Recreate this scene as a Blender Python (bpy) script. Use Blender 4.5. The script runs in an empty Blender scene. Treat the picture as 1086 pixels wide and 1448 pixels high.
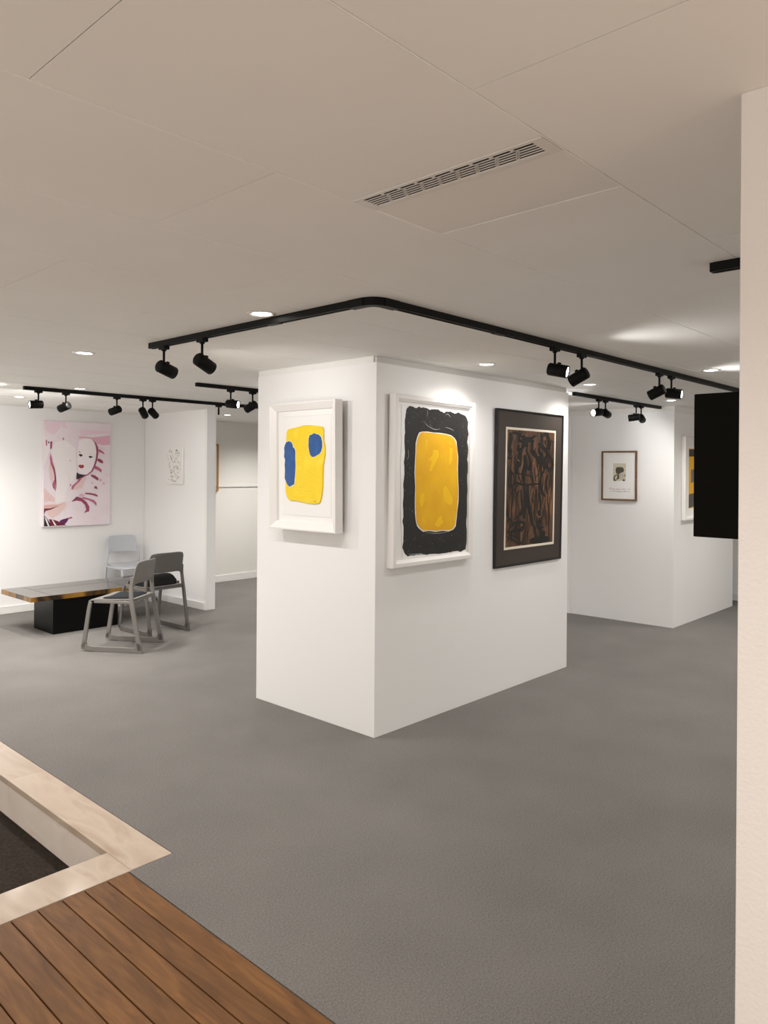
import bpy, bmesh, math, random
from mathutils import Vector, Matrix

D = bpy.data
SC = bpy.context.scene
COL = SC.collection
H = 2.292            # ceiling height
R = math.radians

# ------------------------------------------------------------------ camera
cam_data = D.cameras.new('camera')
cam_data.sensor_fit = 'AUTO'
cam_data.sensor_width = 36.0
cam_data.lens = 1061.0 / 1448.0 * 36.0
cam_data.shift_y = -58.0 / 1448.0
cam_data.clip_start = 0.05
cam = D.objects.new('camera', cam_data)
COL.objects.link(cam)
fwd = Vector((0.7329, 0.6803, 0)).normalized()
rgt = Vector((fwd.y, -fwd.x, 0))
up = Vector((0, 0, 1))
roll = 0.007
r_c = (rgt + up * roll).normalized()
u_c = (up - rgt * roll).normalized()
m = Matrix((r_c, u_c, -fwd)).transposed().to_4x4()
m.translation = Vector((0, 0, 1.6))
cam.matrix_world = m
SC.camera = cam

# ------------------------------------------------------------------ world, exposure
SC.view_settings.view_transform = 'Standard'
SC.view_settings.look = 'None'
SC.view_settings.gamma = 1.0
SC.view_settings.use_curve_mapping = False
SC.view_settings.exposure = 0.27
world = D.worlds.new('world')
SC.world = world
world.use_nodes = True
WORLD_STRENGTH = 1.2
bg = world.node_tree.nodes['Background']
bg.inputs['Color'].default_value = (1.0, 0.925, 0.835, 1)
bg.inputs['Strength'].default_value = WORLD_STRENGTH

SPOT_POWER = 15.0
SPOT_COLOR = (1.0, 0.98, 0.965)
DOWN_POWER = 62.0
DOWN_COLOR = (1.0, 0.965, 0.92)

# added fill lamps without fittings, out of sight, to brighten the room
for i, (lx, ly) in enumerate(((0.4, 0.6), (0.2, -1.2), (-0.8, 2.4), (2.0, 6.3), (4.4, 5.6), (6.2, 5.6), (6.9, 7.8), (8.4, 2.0), (7.2, 1.0), (3.8, 0.2), (3.9, -1.4), (0.9, 7.6), (6.7, 8.1), (2.2, 7.9), (2.35, 7.0), (1.9, 5.6))):
    rl = D.lights.new('fill_lamp', 'SPOT')
    rl.energy = DOWN_POWER
    rl.color = DOWN_COLOR
    rl.spot_size = R(150)
    rl.spot_blend = 1.0
    rl.shadow_soft_size = 0.05
    ro = D.objects.new('fill_lamp', rl)
    ro.location = (lx, ly, H - 0.02)
    COL.objects.link(ro)

# warm lamp standing out of frame at the right, beside the cream wall
wl = D.lights.new('warm_lamp_light', 'POINT')
wl.energy = 7.2
wl.color = (1.0, 0.74, 0.55)
wl.shadow_soft_size = 0.12
wlo = D.objects.new('warm_lamp_light', wl)
wlo.location = (0.98, -0.95, 1.15)
COL.objects.link(wlo)


# ------------------------------------------------------------------ materials
def mat(name, color, rough=0.6, metal=0.0, spec=0.5, noise=None, bump=None, emit=None, coat=0.0):
    """noise = (scale, colour2, low, high); bump = (scale, strength, distance)"""
    mt = D.materials.new(name)
    mt.use_nodes = True
    nt = mt.node_tree
    b = nt.nodes['Principled BSDF']
    b.inputs['Base Color'].default_value = (*color, 1)
    b.inputs['Roughness'].default_value = rough
    b.inputs['Metallic'].default_value = metal
    b.inputs['Specular IOR Level'].default_value = spec
    b.inputs['Coat Weight'].default_value = coat
    tc = nt.nodes.new('ShaderNodeTexCoord')
    if noise:
        n = nt.nodes.new('ShaderNodeTexNoise')
        n.inputs['Scale'].default_value = noise[0]
        n.inputs['Detail'].default_value = 6
        r = nt.nodes.new('ShaderNodeValToRGB')
        r.color_ramp.elements[0].position = noise[2]
        r.color_ramp.elements[1].position = noise[3]
        r.color_ramp.elements[0].color = (*color, 1)
        r.color_ramp.elements[1].color = (*noise[1], 1)
        nt.links.new(tc.outputs['Object'], n.inputs['Vector'])
        nt.links.new(n.outputs['Fac'], r.inputs['Fac'])
        nt.links.new(r.outputs['Color'], b.inputs['Base Color'])
    if bump:
        n2 = nt.nodes.new('ShaderNodeTexNoise')
        n2.inputs['Scale'].default_value = bump[0]
        n2.inputs['Detail'].default_value = 4
        bp = nt.nodes.new('ShaderNodeBump')
        bp.inputs['Strength'].default_value = bump[1]
        bp.inputs['Distance'].default_value = bump[2]
        nt.links.new(tc.outputs['Object'], n2.inputs['Vector'])
        nt.links.new(n2.outputs['Fac'], bp.inputs['Height'])
        nt.links.new(bp.outputs['Normal'], b.inputs['Normal'])
    if emit:
        b.inputs['Emission Color'].default_value = (*emit[0], 1)
        b.inputs['Emission Strength'].default_value = emit[1]
    return mt


def srgb(r, g, b):
    f = lambda c: (c / 255 / 12.92) if c / 255 <= 0.04045 else ((c / 255 + 0.055) / 1.055) ** 2.4
    return (f(r), f(g), f(b))


M = {}
M['wall'] = mat('white_wall_paint', (0.86, 0.858, 0.856), 0.65, bump=(260, 0.06, 0.002))
M['wall_warm'] = mat('ivory_wall_paint', (0.78, 0.755, 0.71), 0.65, bump=(260, 0.06, 0.002))
M['wall_cream'] = mat('cream_textured_paint', (0.715, 0.675, 0.645), 0.7, bump=(120, 0.35, 0.003))
M['trim'] = mat('white_trim_paint', (0.82, 0.81, 0.79), 0.45)
M['trim_grey'] = mat('pale_grey_trim_and_shade', (0.62, 0.61, 0.59), 0.5)
M['ceiling'] = mat('ceiling_panel_paint', (0.86, 0.845, 0.81), 0.75, noise=(2.2, (0.885, 0.87, 0.835), 0.35, 0.7), bump=(180, 0.08, 0.002))
M['ceiling_seam'] = mat('ceiling_seam_highlight', (0.97, 0.96, 0.93), 0.5)  # painted highlight: near-white strips stand in for lit panel chamfers
M['ceiling_gap'] = mat('ceiling_gap_shadow', (0.12, 0.10, 0.085), 0.9)
M['access'] = mat('access_panel_paint', (0.82, 0.79, 0.745), 0.6, noise=(3.0, (0.84, 0.81, 0.765), 0.3, 0.7))
M['vent'] = mat('vent_painted_metal', (0.74, 0.71, 0.67), 0.4)
M['vent_dark'] = mat('vent_dark_gap', (0.012, 0.010, 0.009), 0.9, spec=0.1)
M['black_metal'] = mat('black_powder_coat', (0.004, 0.004, 0.004), 0.5, spec=0.15)
M['black_plastic'] = mat('black_matt_board', (0.0045, 0.004, 0.003), 0.7, spec=0.08)
M['lens'] = mat('lit_lens', (1, 1, 1), 0.4, emit=((1.0, 0.97, 0.94), 9.0))
M['down_lens'] = mat('lit_downlight', (1, 1, 1), 0.4, emit=((1.0, 0.93, 0.84), 12.0))
M['chrome'] = mat('white_fitting_ring', (0.80, 0.77, 0.73), 0.25, metal=0.2)
M['plate_dark'] = mat('pit_mat', (0.030, 0.023, 0.018), 0.95, spec=0.1, noise=(90, (0.055, 0.044, 0.036), 0.35, 0.7), bump=(300, 0.9, 0.006))
M['chair_grey'] = mat('grey_plastic', (0.20, 0.187, 0.175), 0.5, bump=(400, 0.05, 0.001))
M['chair_dark'] = mat('dark_grey_plastic', (0.115, 0.108, 0.100), 0.45, bump=(400, 0.05, 0.001))
M['chair_white'] = mat('pale_grey_plastic', (0.50, 0.52, 0.56), 0.45)
M['glide'] = mat('black_glide', (0.02, 0.02, 0.02), 0.6)
M['cushion'] = mat('black_fabric', (0.012, 0.012, 0.012), 0.9, spec=0.2, bump=(600, 0.3, 0.001))
M['cushion_blue'] = mat('charcoal_fabric', (0.020, 0.022, 0.025), 0.9, spec=0.2, bump=(600, 0.3, 0.001))
M['lacquer'] = mat('black_lacquer', (0.003, 0.003, 0.003), 0.3, spec=0.15)
M['white_frame'] = mat('white_lacquered_wood', (0.83, 0.81, 0.79), 0.4)
M['mat_board'] = mat('white_mat_board', (0.86, 0.85, 0.83), 0.8, bump=(300, 0.08, 0.001))
M['paper'] = mat('white_rag_paper', (0.84, 0.83, 0.82), 0.85, bump=(160, 0.25, 0.001))
M['paper_edge'] = mat('grey_plate_line', (0.66, 0.64, 0.62), 0.85)
M['gap'] = mat('grey_backing_batten', (0.42, 0.38, 0.34), 0.8)
M['yellow'] = mat('yellow_impasto', srgb(240, 205, 8), 0.45, noise=(9, srgb(252, 222, 55), 0.5, 0.8), bump=(70, 0.5, 0.004))
M['yellow_deep'] = mat('deep_yellow_paint', srgb(224, 166, 4), 0.5, noise=(7, srgb(232, 180, 8), 0.4, 0.7), bump=(60, 0.25, 0.003))
M['yellow_smear'] = mat('light_yellow_smear', srgb(236, 189, 8), 0.5, bump=(80, 0.4, 0.003))
M['blue'] = mat('blue_paint', srgb(14, 74, 140), 0.4, noise=(14, srgb(24, 92, 160), 0.45, 0.75), bump=(60, 0.5, 0.004))
M['ink_black'] = mat('black_paint', srgb(24, 23, 23), 0.4, noise=(16, srgb(44, 44, 43), 0.55, 0.9), bump=(90, 0.5, 0.004))
M['rim_white'] = mat('white_paper_rim', (0.80, 0.78, 0.72), 0.7)
M['scratch'] = mat('pale_scratch', (0.50, 0.48, 0.44), 0.7)
M['dark_frame'] = mat('black_frame_wood', (0.006, 0.006, 0.006), 0.3)
M['dark_mat'] = mat('dark_brown_mat', srgb(62, 53, 47), 0.7)
M['liner'] = mat('cream_bevel_liner', srgb(226, 216, 200), 0.6)
M['picture_black'] = mat('black_brush_stroke', (0.006, 0.005, 0.004), 0.5)
M['picture_tan'] = mat('tan_flick', srgb(175, 135, 95), 0.6)
M['wood_frame'] = mat('brown_wood_frame', srgb(120, 84, 48), 0.45, noise=(20, srgb(92, 60, 34), 0.35, 0.7))
M['gold_frame'] = mat('golden_wood_frame', srgb(168, 122, 66), 0.4)
M['etching_paper'] = mat('cream_etching_plate', srgb(214, 206, 184), 0.8, noise=(60, srgb(190, 184, 164), 0.4, 0.75))
M['etching_ink'] = mat('dark_etching_ink', srgb(62, 60, 50), 0.8, noise=(220, srgb(130, 126, 108), 0.45, 0.8))
M['etching_dots'] = mat('speckled_etching', srgb(206, 198, 178), 0.8, noise=(160, srgb(110, 104, 110), 0.52, 0.62))
M['red_ink'] = mat('red_pencil', srgb(176, 96, 84), 0.8)
M['grey_ink'] = mat('grey_pencil', srgb(158, 152, 150), 0.8)
M['draw_ink'] = mat('drawing_ink', srgb(116, 108, 110), 0.8)
M['draw_dark'] = mat('drawing_ink_dark', srgb(84, 82, 80), 0.8)


def carpet_material():
    mt = mat('grey_carpet', (0.2, 0.19, 0.18), 0.97, spec=0.05)
    nt = mt.node_tree
    b = nt.nodes['Principled BSDF']
    tc = nt.nodes.new('ShaderNodeTexCoord')
    big = nt.nodes.new('ShaderNodeTexNoise')
    big.inputs['Scale'].default_value = 2.2
    big.inputs['Detail'].default_value = 5
    fine = nt.nodes.new('ShaderNodeTexNoise')
    fine.inputs['Scale'].default_value = 150
    fine.inputs['Detail'].default_value = 3
    mx = nt.nodes.new('ShaderNodeMath')
    mx.operation = 'MULTIPLY_ADD'
    mx.inputs[1].default_value = 0.80
    add = nt.nodes.new('ShaderNodeMath')
    add.operation = 'MULTIPLY'
    add.inputs[1].default_value = 0.22
    ramp = nt.nodes.new('ShaderNodeValToRGB')
    ramp.color_ramp.elements[0].position = 0.33
    ramp.color_ramp.elements[1].position = 0.72
    ramp.color_ramp.elements[0].color = (0.140, 0.132, 0.125, 1)
    ramp.color_ramp.elements[1].color = (0.245, 0.231, 0.218, 1)
    bp = nt.nodes.new('ShaderNodeBump')
    bp.inputs['Strength'].default_value = 0.7
    bp.inputs['Distance'].default_value = 0.004
    L = nt.links.new
    L(tc.outputs['Object'], big.inputs['Vector'])
    L(tc.outputs['Object'], fine.inputs['Vector'])
    L(big.outputs['Fac'], add.inputs[0])
    L(fine.outputs['Fac'], mx.inputs[0])
    L(add.outputs[0], mx.inputs[2])
    L(mx.outputs[0], ramp.inputs['Fac'])
    L(ramp.outputs['Color'], b.inputs['Base Color'])
    L(fine.outputs['Fac'], bp.inputs['Height'])
    L(bp.outputs['Normal'], b.inputs['Normal'])
    return mt


def streak_material(name, c1, c2, c3, scale, rough, axis_scale, bump=0.15, lo=0.3, hi=0.7, per_plank=0.0):
    """noise stretched along one axis: wood grain, brushed paint, veined stone"""
    mt = mat(name, c1, rough)
    nt = mt.node_tree
    b = nt.nodes['Principled BSDF']
    L = nt.links.new
    tc = nt.nodes.new('ShaderNodeTexCoord')
    mp = nt.nodes.new('ShaderNodeMapping')
    mp.inputs['Scale'].default_value = axis_scale
    n = nt.nodes.new('ShaderNodeTexNoise')
    n.inputs['Scale'].default_value = scale
    n.inputs['Detail'].default_value = 8
    n.inputs['Distortion'].default_value = 0.9
    ramp = nt.nodes.new('ShaderNodeValToRGB')
    e = ramp.color_ramp.elements
    e[0].position = lo
    e[0].color = (*c1, 1)
    e[1].position = hi
    e[1].color = (*c3, 1)
    mid = e.new((lo + hi) / 2)
    mid.color = (*c2, 1)
    L(tc.outputs['Object'], mp.inputs['Vector'])
    L(mp.outputs['Vector'], n.inputs['Vector'])
    L(n.outputs['Fac'], ramp.inputs['Fac'])
    src = ramp.outputs['Color']
    if per_plank:
        geo = nt.nodes.new('ShaderNodeNewGeometry')
        mr = nt.nodes.new('ShaderNodeMapRange')
        mr.inputs['To Min'].default_value = 1 - per_plank
        mr.inputs['To Max'].default_value = 1 + per_plank
        hs = nt.nodes.new('ShaderNodeHueSaturation')
        L(geo.outputs['Random Per Island'], mr.inputs['Value'])
        L(mr.outputs['Result'], hs.inputs['Value'])
        L(src, hs.inputs['Color'])
        src = hs.outputs['Color']
    L(src, b.inputs['Base Color'])
    bp = nt.nodes.new('ShaderNodeBump')
    bp.inputs['Strength'].default_value = bump
    bp.inputs['Distance'].default_value = 0.003
    L(n.outputs['Fac'], bp.inputs['Height'])
    L(bp.outputs['Normal'], b.inputs['Normal'])
    return mt


M['carpet'] = carpet_material()
M['wood'] = streak_material('brown_deck_wood', srgb(88, 57, 28), srgb(111, 74, 39), srgb(133, 92, 50), 8, 0.5, (4, 0.5, 4), 0.35, 0.25, 0.78, 0.10)
M['wood'].node_tree.nodes['Principled BSDF'].inputs['Specular IOR Level'].default_value = 0.22
M['wood_gap'] = mat('dark_plank_gap', (0.012, 0.008, 0.005), 0.9)
M['marble'] = streak_material('beige_marble', srgb(184, 166, 149), srgb(195, 178, 162), srgb(174, 153, 135), 2.6, 0.10, (3, 0.8, 3), 0.0, 0.3, 0.75, 0.04)
M['marble_riser'] = streak_material('beige_marble_riser', srgb(226, 213, 202), srgb(233, 221, 212), srgb(216, 200, 188), 3.5, 0.3, (2, 1, 1), 0.0)
M['table_top'] = streak_material('grey_polished_veneer', srgb(70, 65, 61), srgb(86, 80, 76), srgb(98, 92, 86), 3, 0.12, (1, 4, 4), 0.02)
M['table_edge'] = streak_material('tortoise_edge', srgb(30, 20, 8), srgb(120, 84, 26), srgb(152, 110, 40), 3.2, 0.3, (1.6, 1.6, 0.5), 0.05, 0.36, 0.60)
M['picture_brown'] = streak_material('brown_picture_ground', srgb(54, 36, 24), srgb(88, 60, 38), srgb(122, 86, 56), 6, 0.55, (3, 3, 0.7), 0.1)
M['pink_base'] = mat('pale_pink_print', srgb(236, 222, 230), 0.4, noise=(3.0, srgb(240, 231, 236), 0.4, 0.65))
for nm, c in {'pk_white': (244, 237, 239), 'pk_face': (246, 238, 242), 'pk_pink': (230, 178, 196), 'pk_light': (238, 212, 224),
              'pk_blush': (232, 204, 202), 'pk_salmon': (226, 182, 174), 'pk_magenta': (158, 62, 98), 'pk_rose': (190, 100, 132),
              'pk_wine': (110, 24, 52), 'pk_dark': (34, 20, 26), 'pk_lip': (160, 48, 56), 'pk_purple': (98, 32, 92), 'pk_hair': (176, 92, 124)}.items():
    M[nm] = mat('print_' + nm[3:], srgb(*c), 0.4)


# ------------------------------------------------------------------ mesh helpers
class MB:
    """collects shapes for ONE mesh object"""
    def __init__(self):
        self.bm = bmesh.new()
        self.mats = []

    def mi(self, key):
        if key not in self.mats:
            self.mats.append(key)
        return self.mats.index(key)

    def box(self, lo, hi, key, rot=None, pivot=None):
        x0, y0, z0 = lo
        x1, y1, z1 = hi
        vs = [self.bm.verts.new(p) for p in ((x0, y0, z0), (x1, y0, z0), (x1, y1, z0), (x0, y1, z0), (x0, y0, z1), (x1, y0, z1), (x1, y1, z1), (x0, y1, z1))]
        k = self.mi(key)
        fs = []
        for idx in ((0, 3, 2, 1), (4, 5, 6, 7), (0, 1, 5, 4), (1, 2, 6, 5), (2, 3, 7, 6), (3, 0, 4, 7)):
            f = self.bm.faces.new([vs[i] for i in idx])
            f.material_index = k
            fs.append(f)
        return fs

    def quad(self, pts, key):
        f = self.bm.faces.new([self.bm.verts.new(p) for p in pts])
        f.material_index = self.mi(key)
        return f

    def lathe(self, prof, key, axis='z', seg=32, center=(0, 0, 0), cap=True, smooth=True):
        """prof: list of (radius, height) spun round an axis"""
        rings = []
        k = self.mi(key)
        cx, cy, cz = center
        for r, h in prof:
            ring = []
            for i in range(seg):
                a = 2 * math.pi * i / seg
                c, s = r * math.cos(a), r * math.sin(a)
                p = {'z': (c, s, h), 'y': (s, h, c), 'x': (h, c, s)}[axis]
                ring.append(self.bm.verts.new((p[0] + cx, p[1] + cy, p[2] + cz)))
            rings.append(ring)
        for a, b in zip(rings, rings[1:]):
            for i in range(seg):
                f = self.bm.faces.new((a[i], a[(i + 1) % seg], b[(i + 1) % seg], b[i]))
                f.material_index = k
                f.smooth = smooth
        if cap:
            for ring, rev in ((rings[0], True), (rings[-1], False)):
                if prof[0 if rev else -1][0] > 1e-6:
                    f = self.bm.faces.new(ring[::-1] if rev else ring)
                    f.material_index = k

    def plate(self, pts, y, t, key):
        """an outline (x, z) facing -y: front at y - t, back at y"""
        k = self.mi(key)
        area = sum(a[0] * b[1] - b[0] * a[1] for a, b in zip(pts, pts[1:] + pts[:1]))
        if area < 0:
            pts = pts[::-1]
        fr = [self.bm.verts.new((p[0], y - t, p[1])) for p in pts]
        bk = [self.bm.verts.new((p[0], y, p[1])) for p in pts]
        f = self.bm.faces.new(fr)
        f.material_index = k
        n = len(pts)
        for i in range(n):
            g = self.bm.faces.new((fr[i], bk[i], bk[(i + 1) % n], fr[(i + 1) % n]))
            g.material_index = k
        return f

    def stroke(self, pts, w, y, t, key, taper=0.35):
        """a brush line of width w along (x, z) points"""
        if len(pts) > 2:
            P = [Vector(p) for p in pts]
            out = []
            for i in range(len(P) - 1):
                p0 = P[max(i - 1, 0)]
                p3 = P[min(i + 2, len(P) - 1)]
                for j in range(4):
                    u = j / 4
                    out.append(0.5 * ((2 * P[i]) + (P[i + 1] - p0) * u + (2 * p0 - 5 * P[i] + 4 * P[i + 1] - p3) * u * u + (-p0 + 3 * P[i] - 3 * P[i + 1] + p3) * u ** 3))
            out.append(P[-1])
            P = out
        else:
            P = [Vector(p) for p in pts]
        n = len(P)
        k = self.mi(key)
        lf, rt = [], []
        for i in range(n):
            d = (P[min(i + 1, n - 1)] - P[max(i - 1, 0)])
            if d.length < 1e-9:
                d = Vector((1, 0))
            d.normalize()
            q = Vector((-d.y, d.x))
            s = w * 0.5 * (1 - taper * abs(2 * i / max(n - 1, 1) - 1) ** 2)
            lf.append(self.bm.verts.new((P[i].x + q.x * s, y - t, P[i].y + q.y * s)))
            rt.append(self.bm.verts.new((P[i].x - q.x * s, y - t, P[i].y - q.y * s)))
        for i in range(n - 1):
            f = self.bm.faces.new((lf[i], rt[i], rt[i + 1], lf[i + 1]))
            f.material_index = k

    def ring(self, w, h, prof, key):
        """mitred picture frame: prof = closed list of (inset, y) spun round a w x h rectangle in x/z"""
        k = self.mi(key)
        loops = []
        for ins, y in prof:
            a, b = w / 2 - ins, h / 2 - ins
            loops.append([self.bm.verts.new(p) for p in ((-a, y, -b), (a, y, -b), (a, y, b), (-a, y, b))])
        n = len(prof)
        for i in range(n):
            A, B = loops[i], loops[(i + 1) % n]
            for j in range(4):
                f = self.bm.faces.new((A[j], A[(j + 1) % 4], B[(j + 1) % 4], B[j]))
                f.material_index = k

    def sweep(self, path, w, key, side, thick=0.0):
        """bar following path points (x, y, z): w in the plane (list or number), side = thickness along x"""
        k = self.mi(key)
        n = len(path)
        rings = []
        for i, p in enumerate(path):
            p = Vector(p)
            d = Vector(path[min(i + 1, n - 1)]) - Vector(path[max(i - 1, 0)])
            d.x = 0
            d.normalize()
            q = Vector((0, -d.z, d.y))
            ww = (w[i] if isinstance(w, (list, tuple)) else w) * 0.5
            s = side * 0.5
            rings.append([self.bm.verts.new(p + q * a * ww + Vector((b * s, 0, 0))) for a, b in ((1, 1), (1, -1), (-1, -1), (-1, 1))])
        for A, B in zip(rings, rings[1:]):
            for j in range(4):
                f = self.bm.faces.new((A[j], A[(j + 1) % 4], B[(j + 1) % 4], B[j]))
                f.material_index = k
        for ring in (rings[0][::-1], rings[-1]):
            f = self.bm.faces.new(ring)
            f.material_index = k

    def build(self, name, parent=None, bevel=0.0, seg=2, weld=False, smooth=False):
        if weld:
            bmesh.ops.remove_doubles(self.bm, verts=self.bm.verts, dist=1e-5)
        bmesh.ops.recalc_face_normals(self.bm, faces=self.bm.faces)
        me = D.meshes.new(name)
        self.bm.to_mesh(me)
        self.bm.free()
        for key in self.mats:
            me.materials.append(M[key])
        o = D.objects.new(name, me)
        COL.objects.link(o)
        if parent:
            o.parent = parent
        if smooth:
            for p in me.polygons:
                p.use_smooth = True
        if bevel:
            bv = o.modifiers.new('bevel', 'BEVEL')
            bv.width = bevel
            bv.segments = seg
            bv.limit_method = 'ANGLE'
            bv.angle_limit = R(40)
        return o


def struct(o):
    o['kind'] = 'structure'
    return o


def tag(o, label, cat, group=None, kind=None):
    o['label'] = label
    o['category'] = cat
    if group:
        o['group'] = group
    if kind:
        o['kind'] = kind
    return o


def thing(name, label, cat, loc=(0, 0, 0), rz=0.0, group=None):
    o = D.objects.new(name, None)
    o.empty_display_size = 0.1
    COL.objects.link(o)
    o.location = loc
    o.rotation_euler = (0, 0, rz)
    return tag(o, label, cat, group)


def one_box(name, lo, hi, key, bevel=0.0):
    b = MB()
    b.box(lo, hi, key)
    return b.build(name, bevel=bevel)


# ------------------------------------------------------------------ structure: floor
b = MB()
b.box((1.703, 2.765, -0.20), (10.1, 9.2, 0.0), 'carpet')
b.box((1.505, -4.0, -0.20), (10.1, 2.765, 0.0), 'carpet')
struct(b.build('floor'))

# brown plank deck in front of the carpet
b = MB()
edges = [1.503, 1.411, 1.319, 1.234, 1.144, 1.053, 0.962]
while edges[-1] > -1.6:
    edges.append(edges[-1] - 0.0915)
random.seed(5)
for e1, e0 in zip(edges, edges[1:]):
    b.box((e0 + 0.0022, -4.0, -0.03), (e1 - 0.0022, 2.762, 0.0), 'wood')
b.box((edges[-1], -4.0, -0.19), (1.5, 2.76, -0.032), 'wood_gap')
struct(b.build('floor_deck', bevel=0.0012, seg=1))

# marble edging round the sunken entrance
b = MB()
b.box((1.516, 2.768, -0.030), (1.700, 4.022, 0.001), 'marble')
b.box((1.516, 4.0232, -0.030), (1.700, 6.4, 0.001), 'marble')
struct(b.build('trim_1', bevel=0.0012, seg=1))
b = MB()
b.box((-1.6, 2.766, -0.030), (1.5145, 2.966, 0.001), 'marble')
b.box((-1.6, 2.766, -0.20), (1.5145, 2.950, -0.0305), 'marble_riser')
struct(b.build('trim_2', bevel=0.0012, seg=1))
b = MB()
b.box((1.524, 2.9515, -0.21), (1.702, 4.0215, -0.0305), 'marble_riser')
b.box((1.524, 4.0228, -0.21), (1.702, 6.4, -0.0305), 'marble_riser')
struct(b.build('trim_3'))
o = one_box('entrance_mat', (-1.6, 2.951, -0.215), (1.523, 6.4, -0.195), 'plate_dark')
tag(o, 'dark brown entrance mat sunk below the pale marble edging', 'mat')

# ------------------------------------------------------------------ structure: ceiling
b = MB()
rows = [-4.0, -3.52, -2.965, -2.41, -1.855, -1.30, -0.85, -0.295, 0.26, 0.816, 1.376, 1.925, 2.466, 3.01, 3.56, 4.11, 4.66, 5.21, 5.76, 6.31, 6.86, 7.41, 7.96, 8.51, 9.2]
for i, (y0, y1) in enumerate(zip(rows, rows[1:])):
    first = (1.104 if i % 2 == 0 else 0.545) - 1.17 * 5
    cuts = [c for c in (first + 1.17 * k for k in range(16)) if -2.4 < c < 10.0]
    xs = [-2.5] + cuts + [10.1]
    for x0, x1 in zip(xs, xs[1:]):
        if abs(y0 - 0.816) < 0.01 and abs(x1 - 1.715) < 0.01:
            x1 = 1.350
        b.box((x0 + 0.0012, y0 + 0.0016, H), (x1 - 0.0012, y1 - 0.0042, H + 0.012), 'ceiling')
for yy in rows[1:-1]:
    b.box((-2.5, yy - 0.0024, H - 0.0006), (10.1 if abs(yy - 1.376) > 0.01 and abs(yy - 0.816) > 0.01 else 1.349, yy + 0.0004, H + 0.003), 'ceiling_seam')
    if abs(yy - 1.376) < 0.01 or abs(yy - 0.816) < 0.01:
        b.box((1.349, yy - 0.0024, H - 0.0006), (10.1, yy + 0.0004, H + 0.003), 'ceiling_seam')
b.box((-2.5, -4.0, H + 0.0035), (10.1, 0.80, H + 0.06), 'ceiling_gap')
b.box((-2.5, 1.39, H + 0.0035), (10.1, 9.2, H + 0.06), 'ceiling_gap')
b.box((-2.5, 0.80, H + 0.0035), (1.345, 1.39, H + 0.06), 'ceiling_gap')
b.box((1.72, 0.80, H + 0.0035), (10.1, 1.39, H + 0.06), 'ceiling_gap')
b.box((1.3, 0.7, H + 0.06), (1.8, 1.45, H + 0.09), 'ceiling_gap')
struct(b.build('ceiling'))

o = one_box('access_panel', (1.441, 0.8185, H + 0.001), (1.713, 1.3735, H + 0.011), 'access')
tag(o, 'plain rectangular service panel set flush in the ceiling beside the slotted vent', 'panel')

# slotted air vent beside the access panel
t = thing('air_vent', 'long narrow slotted air vent grille set in the beige ceiling', 'vent', (1.395, 1.096, H))
b = MB()
hx, hy = 0.0435, 0.2775
b.box((-hx, -hy, -0.002), (hx, -hy + 0.028, 0.004), 'vent')
b.box((-hx, hy - 0.028, -0.002), (hx, hy, 0.004), 'vent')
b.box((-hx, -hy + 0.028, -0.002), (-hx + 0.012, hy - 0.028, 0.004), 'vent')
b.box((hx - 0.020, -hy + 0.028, -0.002), (hx, hy - 0.028, 0.004), 'vent')
b.build('frame', t, bevel=0.0008, seg=1)
b = MB()
x0, x1 = -hx + 0.012, hx - 0.020
n = 5
pitch = (x1 - x0) / n
for i in range(1, n):
    b.box((x0 + i * pitch - 0.0023, -hy + 0.028, -0.0012), (x0 + i * pitch + 0.0023, hy - 0.028, -0.0004), 'vent')
for r in range(n):
    for k in range(1, 9):
        yy = -hy + 0.028 + (k + (0.25 if r >= 3 else 0.0) - 0.12 * (r % 2)) * (2 * hy - 0.056) / 9.2
        b.box((x0 + r * pitch, yy - 0.0045, -0.0012), (x0 + (r + 1) * pitch, yy + 0.0045, -0.0004), 'vent')
b.build('slats', t)
b = MB()
b.box((-hx + 0.011, -hy + 0.027, 0.0006), (hx - 0.019, hy - 0.027, 0.0020), 'vent_dark')
b.build('duct_back', t)

# ------------------------------------------------------------------ structure: walls
def wall_block(name, x0, x1, y0, y1, key='wall', z1=H):
    return struct(one_box(name, (x0, y0, 0), (x1, y1, z1), key, 0.002))


WB = (3.258, 5.553, 3.090, 4.235)      # the free-standing block in the middle
wall_block('wall_center', *WB, z1=2.253)
struct(one_box('trim_4', (WB[0] + 0.002, WB[2] + 0.030, 2.253), (WB[1] - 0.006, WB[3] - 0.004, H), 'trim'))
struct(one_box('trim_9', (WB[0] + 0.012, WB[2] + 0.009, 2.2535), (WB[1] - 0.02, WB[2] + 0.0295, H - 0.001), 'trim_grey'))  # grey colour stands in for shade in the recess below the ceiling
b = MB()                                # left block returns: back wall and partition with its end
wall_block('wall_left', -0.5, 4.886, 8.66, 8.76)
wall_block('wall_partition_left', 4.888, 5.006, 7.281, 9.0, z1=H)
wall_block('wall_back', 5.006, 10.0, 8.99, 9.10, 'wall_warm')
WR = (7.695, 9.50, 3.068, 4.9)
wall_block('wall_partition_right', WR[0], WR[1], WR[2], WR[3], z1=2.235)
struct(one_box('trim_5', (WR[0] - 0.004, WR[2] - 0.004, 2.235), (WR[1], WR[3], H), 'trim'))
struct(one_box('trim_6', (7.684, 4.236, 0.0), (7.6945, 4.90, 2.235), 'wall'))
wall_block('wall_far_right', 9.95, 10.05, -4.0, 8.99)
wall_block('wall_right', 1.442, 2.44, -4.0, 0.457, 'wall_cream')

# skirting boards
def skirting(name, lo, hi, axis):
    q = MB()
    q.box(lo, hi, 'trim')
    o = q.build(name, bevel=0.004)
    return struct(o)


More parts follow.
